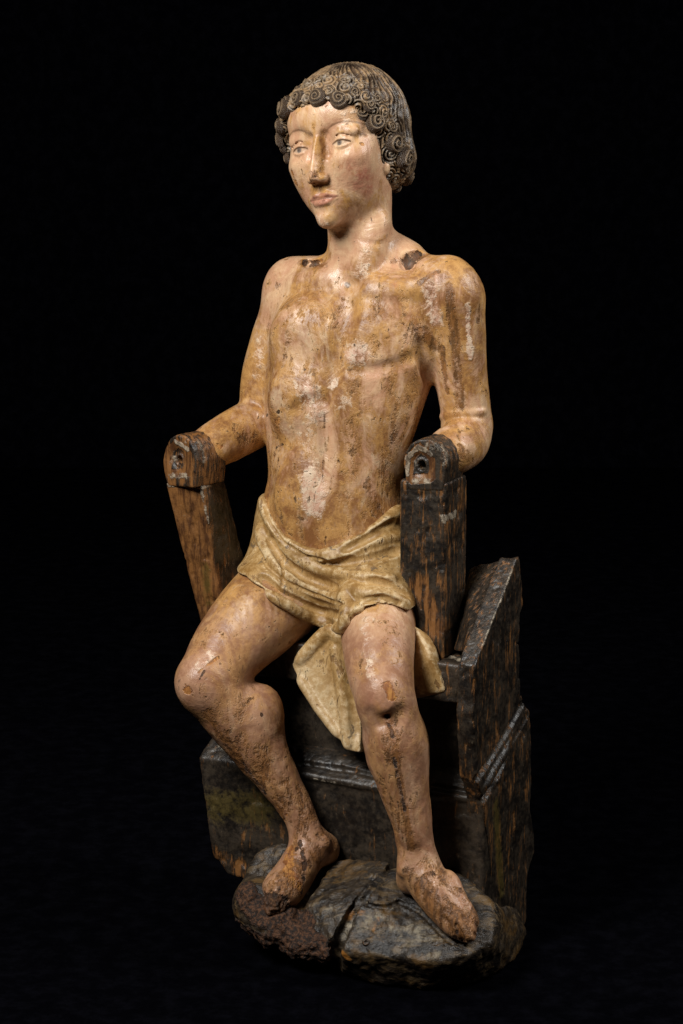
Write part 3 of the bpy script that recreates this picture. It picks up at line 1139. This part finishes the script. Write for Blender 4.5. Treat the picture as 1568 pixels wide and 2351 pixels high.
qh = (pos0 - HC) @ HI
for sx in (-1, 1):
    x = sx * 55
    t_ = (qh[:, 0] - x) / 23.0
    open_ = np.minimum((2 + 6.5 - 8 * t_ * t_) - qh[:, 1], qh[:, 1] - (2 - 6 + 6.5 * t_ * t_))
    on = (np.abs(t_) < 1.05) & (qh[:, 2] > 92)
    m_ = pa.get('eyewhite')
    m_[:] = np.maximum(m_, np.where(on, smooth01(open_ / 2.0 + 0.5), 0))
    xi = x - 2
    di = np.hypot(qh[:, 0] - xi, qh[:, 1] - 3.5)
    m_ = pa.get('iris')
    m_[:] = np.maximum(m_, np.where(on, smooth01((8 - di) / 3) * 0.9 * smooth01(open_ / 2 + 0.7), 0))
    m_ = pa.get('line')
    m_[:] = np.maximum(m_, np.where(on, smooth01((3.6 - di) / 2) * 0.95, 0))
    upl = np.abs(qh[:, 1] - (2 + 8 - 8 * t_ * t_))
    m_[:] = np.maximum(m_, np.where((np.abs(t_) < 1.0) & (qh[:, 2] > 92), smooth01((3.2 - upl) / 2) * 0.95, 0))
    bt_ = (qh[:, 0] * sx - 60) / 46.0
    bl_ = 13 + 36.5 * np.sqrt(np.clip(1 - (bt_ * 46.0 / 45.0) ** 2, 0.0, 1))
    m_[:] = np.maximum(m_, np.where((np.abs(bt_) < 1.02) & (qh[:, 2] > 40), smooth01((4.2 - np.abs(qh[:, 1] - bl_)) / 4) * 0.72 * smooth01((bt_ + 1.05) / 0.5), 0))
la = np.abs(qh[:, 0]) / 37.0
up_ = -103 - 11 * la ** 1.6
dn_ = -135.5 + 18 * la ** 2
m_ = pa.get('lip')
m_[:] = np.where((la < 1) & (qh[:, 2] > 96), smooth01(np.minimum(up_ - qh[:, 1], qh[:, 1] - dn_) / 4 + 0.3) * 0.85, 0)
m_ = pa.get('line')
m_[:] = np.maximum(m_, np.where((la < 1.05) & (qh[:, 2] > 96), smooth01((2.5 - np.abs(qh[:, 1] + 117.5)) / 2) * 0.7, 0))
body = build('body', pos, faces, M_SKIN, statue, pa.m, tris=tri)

# ---------------------------------------------------------------- hair
HCEN = hp(0, 20, -30)


def to_head(p):
    return (p - HC) @ HI


Hr = Field((-190, -260, 700), (200, 150, 1120), 2.0)
Hr.op(hprim(ell((-14, 42, -22), (141, 152, 150))), 0)
Hr.op(hprim(ell((-8, -44, -62), (136, 82, 96))), 40)
Hr.op(hprim(ell((-10, 66, 40), (126, 92, 96))), 30)
hl_b = np.array([-140, -90, -40, 0, 30, 55, 75, 92, 104, 125, 200])
hl_c = np.array([10, 14, 26, 32, 40, 54, 74, 98, 118, 160, 300])


def hairline(x, y, z):
    x, y, z = x - HC[0], y - HC[1], z - HC[2]
    b = x * HI[0, 1] + y * HI[1, 1] + z * HI[2, 1]
    c = x * HI[0, 2] + y * HI[1, 2] + z * HI[2, 2]
    e = (c - np.interp(b, hl_b, hl_c)) * 0.7
    return np.maximum(e, -100 - b + 0.1 * c)


Hr.cut(hairline, 16)
pv, fv, nv = Hr.mesh()
q = to_head(pv)
ang = np.arctan2(q[:, 0], q[:, 2] + 30)
# carved waves run down from the crown; tight snail curls cover the brow and the top
rad = np.hypot(q[:, 0], q[:, 2] + 30)
warp = fbm(q, 50) * 1.2
ph_ = ang * 52 + np.sin(q[:, 1] / 15.0 + 2 * np.sin(ang * 3)) * 2.6 + warp * 6.0
wave = (0.5 + 0.5 * np.cos(ph_)) ** 0.7
seeds = []
cand = pv[rng.permutation(len(pv))[:5000]]
for c_ in cand:
    if all(np.linalg.norm(c_ - t) > 25 for t in seeds):
        seeds.append(c_)
seeds = np.array(seeds)
best = np.full(len(pv), 1e9)
bi = np.zeros(len(pv), int)
for i_, sd in enumerate(seeds):
    dd = np.linalg.norm(pv - sd, axis=1)
    m_ = dd < best
    best[m_] = dd[m_]
    bi[m_] = i_
sc_ = seeds[bi]
rel = pv - sc_
tn = np.cross(nv, UP)
tn /= np.maximum(np.linalg.norm(tn, axis=1, keepdims=True), 1e-6)
bt = np.cross(nv, tn)
th_ = np.arctan2((rel * bt).sum(1), (rel * tn).sum(1))
hand = np.where(np.arange(len(seeds)) % 2 == 0, 1, -1)[bi]
spir = 0.5 + 0.5 * np.cos(2 * np.pi * best / 8.5 - hand * th_)
wt = smooth01((q[:, 2] - 6 - 0.55 * (q[:, 1] - 90) + fbm(q, 40) * 50) / 40)
relief = (wave * (1 - wt) * 0.9 + spir * wt) * 7.0 + (1 - wt) * 2.0 * (0.5 + 0.5 * np.cos(ang * 13 + warp * 3)) + (1 - smooth01(best / 16)) * 3.0 * wt
pv2 = pv + nv * (relief - 3 + fbm(pv, 22) * 2.0)[:, None]
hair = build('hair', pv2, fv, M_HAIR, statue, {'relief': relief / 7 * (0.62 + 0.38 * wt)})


def curl_mesh(turn):
    nr, na = 16, 30
    vv, ff, gv = [], [], []
    for i in range(nr + 1):
        r = i / nr
        for j in range(na):
            a = 2 * math.pi * j / na
            g = 0.5 + 0.5 * math.cos(2 * math.pi * (r * 2.6 - turn * j / na))
            z = 0.62 * math.sqrt(max(0, 1 - r ** 2.6)) + 0.26 * g * (1 - r ** 6) - 0.18 * math.exp(-(r / 0.16) ** 2)
            rr = r * (1 + 0.05 * math.sin(3 * a + turn))
            vv.append((rr * math.cos(a), rr * math.sin(a), z - 0.1))
            gv.append(g * 0.95 * (1 - r ** 5) + 0.08)
    for i in range(nr):
        for j in range(na):
            k = (j + 1) % na
            ff.append((i * na + j, (i + 1) * na + j, (i + 1) * na + k, i * na + k))
    base = len(vv)
    for j in range(na):
        a = 2 * math.pi * j / na
        vv.append((0.75 * math.cos(a), 0.75 * math.sin(a), -0.6))
        gv.append(0)
    for j in range(na):
        k = (j + 1) % na
        ff.append((nr * na + j, base + j, base + k, nr * na + k))
    me = bpy.data.meshes.new('curl')
    me.from_pydata(vv, [], ff)
    me.polygons.foreach_set('use_smooth', [True] * len(ff))
    me.materials.append(M_HAIR)
    at = me.attributes.new('relief', 'FLOAT', 'POINT')
    at.data.foreach_set('value', np.clip(gv, 0, 1))
    return me


CM = [curl_mesh(1), curl_mesh(-1)]
CURLS = [(653, 249, 19, 24), (684, 224, 19, 19), (728, 222, 22, 21), (778, 227, 24, 21), (829, 257, 21, 21), (863, 279, 25, 24),
         (904, 327, 27, 26), (930, 363, 23, 26), (943, 408, 17, 20), (916, 432, 15, 14), (641, 289, 13, 21), (640, 318, 13, 16),
         (649, 342, 11, 13), (658, 364, 9, 13), (815, 212, 18, 16), (757, 205, 15, 13), (706, 202, 15, 13), (672, 212, 12, 13),
         (898, 292, 17, 18), (922, 330, 16, 18), (850, 240, 16, 16), (936, 388, 15, 15), (880, 262, 14, 15), (660, 232, 12, 13),
         (790, 190, 15, 14), (735, 180, 14, 13), (695, 188, 12, 12), (835, 195, 14, 14), (770, 166, 13, 11), (866, 225, 14, 15)]
for i, (x, y, rx, ry) in enumerate(CURLS):
    p, dx = None, 0
    if y < 352 or x > 700:
        while p is None and dx < 60:
            p = Hr.cast(x + dx * (1 if x < 790 else -1), y)
            dx += 3
        if p is not None and dx > 3:
            p = P(x + (4 if x < 790 else -4), y, p[1] - 10)
    if p is None:
        p = P(x + 2, y, -78)
    qq = to_head(p)
    n = unit(np.array([qq[0] / 140 ** 2, (qq[1] - 40) / 190 ** 2, (qq[2] + 26) / 160 ** 2]) @ HM)
    zax = Vector((n[0], -n[1], n[2])).normalized()
    xax = Vector((0, 0, 1)).cross(zax).normalized()
    yax = zax.cross(xax)
    o = bpy.data.objects.new('curl', CM[i % 2])
    C.objects.link(o)
    mw = Matrix((xax, yax, zax)).transposed().to_4x4() @ Matrix.Rotation(i * 1.9, 4, 'Z')
    fs = max(0.55, abs(n @ unit(-ray(x, y))))
    fx = min(rx / fs, 26) if rx < ry else rx
    sx = Matrix.Diagonal((max(fx, ry * 0.8) * S, ry * S, (rx + ry) / 2 * 1.0 * S, 1))
    o.matrix_world = Matrix.Translation(W(p - n * (0 if x < 665 else 3 if i < 10 else 6))) @ mw @ sx
    o.parent = hair

# ---------------------------------------------------------------- loincloth
PEL = P(768, 1290, 0)
Cl = Field((-260, -170, -600), (280, 420, 60), 3.0)
trunk_ops(Cl)
Cl.op(limb(*THIGH_R), 30)
Cl.op(limb(*THIGH_L), 30)
Cl.op(ell(P(722, 1130, 72), (80, 38, 95)), 70)
Cl.blur(3)
Cl.a -= 11.0


def edge_of(pts):
    r = []
    for x, y in pts:
        p = Cl.cast(x, y)
        if p is not None:
            r.append(((p - PEL) @ LF, p[2]))
    r.sort()
    r = np.array(r)
    return r[:, 0], r[:, 1]


tl, th = edge_of([(599, 1145), (612, 1185), (645, 1232), (690, 1256), (735, 1266), (780, 1260), (830, 1238), (880, 1200), (918, 1165)])
bl, bh = edge_of([(560, 1325), (600, 1352), (650, 1392), (700, 1418), (745, 1438), (778, 1452), (800, 1415), (830, 1396), (870, 1386),
                  (910, 1392), (938, 1415), (952, 1450)])


def cloth_region(x, y, z):
    l = (x - PEL[0]) * LF[0] + (y - PEL[1]) * LF[1]
    return np.maximum(z - np.interp(l, tl, th), np.interp(l, bl, bh) - z) * 0.8


Cl.cut(cloth_region, 9)
st = Cl.stroke
st([(603, 1150), (615, 1190), (648, 1240), (700, 1268), (760, 1280)], 9, 9, 8, 'add', 5)
st([(915, 1172), (870, 1212), (820, 1245), (770, 1268), (735, 1276)], 13, 10, 10, 'add', 6)
st([(918, 1232), (860, 1245), (800, 1268), (740, 1290)], 8, 7, 10, 'add', 4)
st([(905, 1200), (850, 1232), (790, 1262)], 8, 7, 8, 'sub', -3)
st([(915, 1262), (860, 1280), (800, 1290), (740, 1300)], 9, 8, 8, 'sub', -3)
st([(640, 1250), (690, 1288), (750, 1312), (830, 1325), (900, 1330)], 10, 9, 10, 'add', 4)
st([(598, 1215), (614, 1270), (655, 1318), (710, 1350), (785, 1378)], 12, 10, 12, 'add', 5)
st([(620, 1240), (650, 1290), (700, 1325), (770, 1350)], 8, 8, 8, 'sub', -3)
st([(600, 1325), (650, 1365), (700, 1392), (740, 1406), (785, 1412)], 10, 9, 6, 'sub', 1)
st([(566, 1326), (620, 1366), (690, 1408), (745, 1432), (785, 1448)], 10, 9, 8, 'add', 4)
st([(800, 1345), (830, 1365), (880, 1360), (930, 1385)], 12, 9, 12, 'add', 4)
st([(820, 1400), (870, 1388), (920, 1400), (948, 1440)], 9, 8, 8, 'add', 4)
st([(840, 1378), (880, 1372), (915, 1385)], 6, 5, 6, 'sub', -1)
st([(790, 1360), (800, 1395), (790, 1440)], 14, 10, 14, 'add', 4)
st([(850, 1332), (900, 1345), (935, 1365)], 8, 7, 8, 'sub', -2)
st([(606, 1162), (622, 1206), (652, 1246), (700, 1276), (752, 1288)], 3, 3, 3, 'sub', 0)
st([(590, 1255), (612, 1300), (655, 1335), (715, 1362), (785, 1388)], 3.5, 3.5, 3, 'sub', 0)
st([(645, 1285), (650, 1310), (648, 1345)], 3, 3, 3, 'sub', 0)
st([(830, 1385), (855, 1372), (880, 1380), (865, 1392)], 4, 4, 4, 'add', 2)
st([(800, 1410), (815, 1440), (795, 1460)], 3, 3, 3, 'sub', 0)
pc, fc_, nc = Cl.mesh()
pc += nc * (fbm(pc, 40) * 1.3 + fbm(pc, 12) * 0.4)[:, None]
cloth = build('loincloth', pc, fc_, M_CLOTH, statue)


def wear(worn, dabs=()):
    def f(F, p):
        q = Paint(F, p)
        q.get('worn')[:] = worn
        for ch, pts, r, v in dabs:
            q.dab(ch, pts, r, v, 0.9)
        return q.m
    return f


def sheet(name, polys, mat, parent, vox=2.6, rnd=0, strokes=(), amp=1.2, blur=1, attrs=None):
    lo_ = np.min([p[1] for p, *_ in polys], 0) - 16
    hi_ = np.max([p[2] for p, *_ in polys], 0) + 16
    F = Field(lo_, hi_, vox)
    for p, k, *m in polys:
        F.op(p, k, m[0] if m else 'add')
    F.blur(blur)
    for args in strokes:
        F.stroke(*args)
    p, f, n = F.mesh()
    at = attrs(F, p) if attrs else None
    p = p + n * (fbm(p, 40) * amp + fbm(p, 12) * amp * 0.5 - np.maximum(fbm(p + 300, 26) - 0.25, 0) * 9 * (amp > 1.5))[:, None]
    return build(name, p, f, mat, parent, at), F


tail = [onplane(x, y, P(760, 1600, 172), unit(FW + 0.25 * UP)) for x, y in
        [(752, 1436), (792, 1442), (800, 1495), (814, 1570), (824, 1650), (826, 1728), (806, 1724), (768, 1688), (722, 1630), (690, 1575),
         (670, 1525), (695, 1490), (725, 1465)]]
sheet('hanging_cloth', [(prism(tail, unit(FW + 0.25 * UP), 26), 0)], M_CLOTH, cloth, strokes=(
    ([(770, 1480), (782, 1560), (792, 1640), (800, 1712)], 9, 6, 12, 'add', 3),
    ([(803, 1520), (812, 1600), (818, 1690)], 12, 9, 8, 'sub', -6),
    ([(755, 1445), (720, 1480), (690, 1515)], 14, 12, 10, 'add', 3),
    ([(690, 1560), (730, 1625), (775, 1685)], 7, 5, 10, 'add', 3),
    ([(765, 1450), (785, 1470)], 14, 12, 10, 'add', 2)), attrs=wear(0, [('pale', [(700, 1540), (760, 1640), (800, 1710)], 60, .9)]))
sheet('cloth_flap', [(hull([P(948, 1430, 225), P(985, 1455, 215), P(1006, 1490, 240), P(1026, 1588, 275), P(1018, 1596, 255), P(955, 1607, 235),
                            P(940, 1600, 250), P(935, 1480, 225), P(985, 1500, 265)], 4), 0)], M_CLOTH, cloth)

# ---------------------------------------------------------------- throne
O = P(1110, 1835, 330)
HS = O[2]


def T(l, f, h):
    q = O + l * LF + f * FW
    return np.array([q[0], q[1], h])


def hat(x, y, l, f):
    return onplane(x, y, T(l, f, 0), FW)[2]


HSEAT = hat(1085, 1530, -25, -15)


def blk(l0, l1, f0, f1, h0, h1, rnd=5):
    return hull([T(l, f, h) for l in (l0, l1) for f in (f0, f1) for h in (h0, h1)], rnd)


# lower step with a sloping moulded top
step_pts = [T(l, f, h) for (l, f, h) in [(-732, 0, HS - 8), (0, 0, HS), (-732, -260, HS + 30), (-10, -260, HS + 40), (-722, -52, HS + 32),
                                         (-14, -50, HS + 38), (-690, 6, -868), (12, 6, -968), (-680, -260, -860), (0, -260, -968)]]
sheet('throne_step', [(hull(step_pts, 6), 0), (ell(T(-700, 0, -885), (46, 70, 52)), 6, 'sub'), (ell(T(-640, 10, -905), (50, 60, 40)), 6, 'sub')], M_WOOD, statue, 4.0, amp=2.2, strokes=(
    ([(690, 1752), (800, 1768), (900, 1790), (1000, 1805), (1095, 1822)], 5, 5, 5, 'sub', 0),
    ([(690, 1778), (800, 1796), (880, 1812)], 6, 6, 8, 'add', 3),
    ([(980, 1822), (1050, 1830), (1105, 1838)], 6, 6, 8, 'add', 3)),
    attrs=wear(0.3, [('worn', [(490, 1960), (560, 2000)], 50, .8), ('green', [(500, 1850), (600, 1850)], 90, .7), ('plaster', [(585, 1745), (590, 1760)], 12, .9),
                      ('plaster', [(500, 1715), (580, 1735)], 20, .5), ('worn', [(895, 1850), (905, 1960)], 10, .7), ('plaster', [(720, 1790), (890, 1812)], 7, .5)]))
sheet('throne_core', [(blk(-700, -18, -250, -80, HS + 20, HSEAT - 80), 0)], M_WOOD, statue, 5.0, amp=2, attrs=wear(0.12))
sheet('seat', [(blk(-700, -22, -250, -15, HSEAT - 92, HSEAT, 6), 0)], M_WOOD, statue, 4.0, amp=2.5, attrs=wear(0.28, [('worn', [(1086, 1540), (1086, 1615)], 10, .95), ('plaster', [(1020, 1505), (1065, 1520)], 16, .7)]))
# right side panel with its rising wing
side = [onplane(x, y, T(4, 0, 0), LF) for x, y in
        [(1186, 1280), (1200, 1335), (1202, 1390), (1186, 1432), (1188, 1575), (1204, 1608), (1219, 1660), (1222, 1790), (1218, 1850), (1228, 1915),
         (1228, 1955), (1212, 2010), (1210, 2110), (1182, 2180), (1150, 2215), (1135, 2170), (1130, 2060), (1120, 1930), (1110, 1838), (1094, 1790),
         (1086, 1640), (1088, 1618), (1090, 1530), (1102, 1498)]]
A_ = side[0]
B_ = side[-1]
wing = hull([A_, B_, B_ - 30 * LF, T(-140, -225, A_[2] - 50), T(-140, -120, HSEAT - 2), T(-140, -235, HSEAT), A_ - 20 * FW, side[3], T(-20, -240, HSEAT)], 3)
sheet('side_panel', [(prism(side, LF, 42), 0), (wing, 4)], M_WOOD, statue, 3.2, amp=2.2, strokes=(
    ([(1205, 1612), (1160, 1690), (1120, 1755), (1098, 1790)], 9, 9, 6, 'sub', -4),
    ([(1215, 1625), (1170, 1705), (1130, 1770), (1110, 1805)], 10, 10, 8, 'add', 6),
    ([(1218, 1640), (1190, 1690), (1140, 1790), (1112, 1838)], 9, 9, 6, 'sub', -4)),
    attrs=wear(0.46, [('green', [(1140, 1850), (1150, 2050)], 40, .75), ('worn', [(1185, 1850), (1190, 1960)], 40, .55), ('worn', [(1088, 1560), (1088, 1615)], 8, .95),
                      ('plaster', [(1180, 1300), (1110, 1480)], 6, .6), ('plaster', [(1140, 2090), (1150, 2110)], 18, .6)]))
# chipped end of the other side panel
frag = [P(440, 1410, 25), P(458, 1402, 5), P(475, 1490, 10), P(452, 1502, 25)]
sheet('side_panel', [(hull(extrude(frag, -FW * 120 + LF * 20), 4), 0)], M_WOOD, statue, 3.2, amp=3, attrs=wear(0.35, [('plaster', (450, 1420), 20, .5)]))

# arm posts
HPT = hat(1020, 1110, -129, -46)
ra_, _ = sheet('arm_post', [(blk(-232, -120, -164, -46, HSEAT - 4, HPT, 5), 0)], M_WOOD, statue, 3.0, amp=1.6,
               attrs=wear(0.52, [('worn', [(960, 1340), (1005, 1440)], 60, .9), ('worn', [(970, 1150), (980, 1300)], 50, .62), ('plaster', [(1020, 1190), (1045, 1180)], 16, .9), ('plaster', [(930, 1112), (1015, 1118)], 7, .7)]))
pt = [P(378, 1108, 12), P(464, 1114, 52), P(516, 1096, -50)]
pt.append(pt[0] + pt[2] - pt[1])
pbm = [P(464, 1450, -5), P(516, 1450, 25), P(598, 1425, -80)]
pbm.append(pbm[0] + pbm[2] - pbm[1])
la_, _ = sheet('arm_post', [(hull(pt + pbm, 5), 0)], M_WOOD, statue, 3.0, amp=1.6,
               attrs=wear(0.34, [('worn', [(418, 1130), (445, 1250), (480, 1420)], 80, 1.8), ('plaster', [(385, 1112), (462, 1118), (490, 1110)], 12, .8),
                                 ('plaster', [(462, 1130), (480, 1200)], 8, .6), ('green', [(470, 1300), (480, 1380)], 30, .6)]))


def arm_end(parent, outline, p0, n, thick, hole, r, worn):
    n = unit(n)
    poly = [onplane(x, y, p0, n) for x, y in outline]
    c = onplane(*hole, p0, n)
    e1 = unit(np.cross(UP, n))
    e2 = np.cross(n, e1)
    ax = np.array([e1, e2, n])
    prims = [(prism(poly, n, thick), 0), (ell(c + n * 2 + UP * 3, (r * 1.6, r * 1.75, 7), ax), 3, 'sub'), (ell(c + n * 2 + UP * 3, (r * 1.1, r * 1.3, 15), ax), 2, 'sub'),
             (ell(c - n * 12, (r * 0.78, r * 0.85, 8), ax), 2, 'add'), (ell(c, (r * 0.42, r * 0.5, 40), ax), 2, 'sub')]
    hx, hy = hole
    return sheet('arm_end', prims, M_WOOD, parent, 2.4, amp=1.2, attrs=wear(worn, [
        ('worn', [(hx - 26, hy + 26), (hx - 28, hy - 15), (hx, hy - 42), (hx + 26, hy - 15), (hx + 26, hy + 26), (hx - 20, hy + 30)], 18, 1.9), ('worn', (hx, hy), 18, .9),
        ('plaster', [(hx - 30, hy + 20), (hx - 28, hy - 20), (hx - 4, hy - 44), (hx + 24, hy - 26)], 11, .9),
        ('plaster', [(hx - 14, hy + 34), (hx + 20, hy + 34)], 14, .6), ('plaster', (hx, hy), 40, .42), ('plaster', [(hx + 20, hy - 44), (hx + 50, hy - 44), (hx + 60, hy)], 18, .45)]))


arm_end(ra_, [(934, 1124), (1016, 1128), (1022, 1090), (1026, 1064), (1020, 1040), (1006, 1020), (986, 1009), (962, 1009), (942, 1020), (930, 1040), (926, 1064), (930, 1090)],
        T(-180, -44, 0), FW, 104, (965, 1070), 23, 0.45)
arm_end(la_, [(384, 1116), (446, 1120), (449, 1088), (450, 1060), (446, 1034), (436, 1012), (421, 1000), (404, 998), (389, 1008), (379, 1030), (373, 1058), (377, 1088)],
        P(408, 1055, 34), unit([-0.66, 0.75, 0]), 100, (407, 1058), 21, 0.75)

# ---------------------------------------------------------------- rocky foot
fl = lambda x, y: onplane(x, y, (0, 0, FLOOR + 2), UP)
R = Field((-290, -80, FLOOR - 4), (440, 640, -560), 3.6)
R.op(hull([P(905, 1985, 290), P(830, 2050, 390), P(785, 2160, 455), P(778, 2185, 462), P(850, 2200, 490), P(960, 2212, 520), P(1075, 2200, 535), P(1140, 2165, 480),
           P(1145, 2080, 400), P(1060, 2000, 320), fl(772, 2235), fl(850, 2262), fl(960, 2275), fl(1070, 2268), fl(1160, 2235), fl(1215, 2140),
           fl(1100, 2050), fl(850, 2100)], 14), 0)
R.op(hull([P(690, 2085, 340), P(770, 1965, 200), P(905, 1970, 260), P(830, 2060, 385), P(765, 2178, 440), P(750, 2205, 440), P(690, 2110, 350),
           P(700, 2190, 320), P(760, 2235, 390), P(900, 2190, 280), P(740, 2100, 180)], 12), 8)
R.op(hull([P(650, 1915, 170), P(590, 1935, 160), P(548, 2015, 200), P(546, 2050, 215), P(575, 2105, 290), P(640, 2150, 350), P(690, 2175, 380), P(752, 2215, 410),
           P(770, 2150, 290), P(780, 1985, 150), P(690, 1950, 170), P(655, 2085, 310), P(700, 2060, 280), P(620, 2050, 120)], 16), 8)
R.op(hull([P(1135, 2090, 380), P(1150, 2060, 330), P(1190, 2080, 240), P(1205, 2130, 250), fl(1215, 2150), fl(1180, 2215), P(1150, 2180, 440), fl(1130, 2200),
           fl(1190, 2100)], 16), 14)
R.op(ell(P(590, 2080, 250), (56, 70, 62)), 20)
R.op(ell(P(640, 2120, 300), (66, 70, 58)), 20)
R.op(ell(P(705, 2160, 345), (58, 66, 48)), 20)
R.blur(2)
R.stroke([(905, 1985), (880, 2010), (845, 2050), (815, 2090), (785, 2145), (768, 2200), (760, 2240)], 4, 19, 4, 'sub', 6)
R.stroke([(905, 1985), (880, 2010), (845, 2050), (815, 2090), (785, 2145), (768, 2200)], 4, 16, 3, 'sub', 30)
R.stroke([(820, 2068), (860, 2082), (890, 2084), (915, 2070)], 4, 4, 3, 'sub', 3)
R.stroke([(915, 2070), (960, 2090), (1000, 2130), (1040, 2168)], 3, 3, 3, 'sub', 1)
R.stroke([(862, 2010), (820, 2065), (785, 2120), (755, 2170)], 3.5, 3.5, 3, 'sub', 2)
R.cut(lambda x, y, z: FLOOR + 0.5 - z + 0 * x + 0 * y)
pr, fr, nr_ = R.mesh()
rp = Paint(R, pr)
for pts, r in [([(556, 2040), (590, 2090), (650, 2125), (715, 2165), (745, 2195)], 46), ([(600, 2085), (670, 2095), (700, 2120)], 40), ([(640, 2140), (740, 2205)], 40)]:
    rp.dab('rot', pts, r, 1.0, 0.7)
rp.get('rot')[:] = np.maximum(rp.get('rot'), smooth01((-pr[:, 0] - 20) / 30) * smooth01((-870 - pr[:, 2]) / 30))
for ch, pts, r, v in [('pale', [(800, 2120), (880, 2120), (1000, 2180)], 70, .62), ('pale', [(700, 2060), (750, 2090)], 50, .5), ('orange', [(800, 2100), (830, 2090)], 26, .5), ('orange', [(790, 2190), (800, 2200)], 14, .9),
                      ('orange', [(760, 2170), (755, 2205)], 9, .9), ('pale', [(830, 2065), (900, 2085)], 14, .7), ('orange', [(850, 2150), (870, 2110)], 12, .5)]:
    rp.dab(ch, pts, r, v, 0.9)
rot = rp.m['rot']
pr = pr + nr_ * (fbm(pr, 50) * 5 - np.abs(fbm(pr, 36)) * 7 + fbm(pr, 14) * 2.6 + rot * (fbm(pr, 18) * 7 + fbm(pr, 8) * 4 - 2))[:, None]
rock = build('rock_base', pr, fr, M_ROCK, statue, rp.m)
# iron-headed peg in the front of the rock
pk = R.cast(840, 2164)
tow = unit(-ray(840, 2164) + 300 * UP)
pegf = Field(pk - 30, pk + 30, 1.6)
pegf.op(cap(pk - tow * 10, pk + tow * 1.0, 8.5), 0)
pegf.op(ell(pk + tow * 9, (5, 5, 4)), 2, 'sub')
pp, pf_, pn = pegf.mesh()
build('peg', pp, pf_, M_WOOD, rock, {'worn': np.full(len(pp), 0.6)})
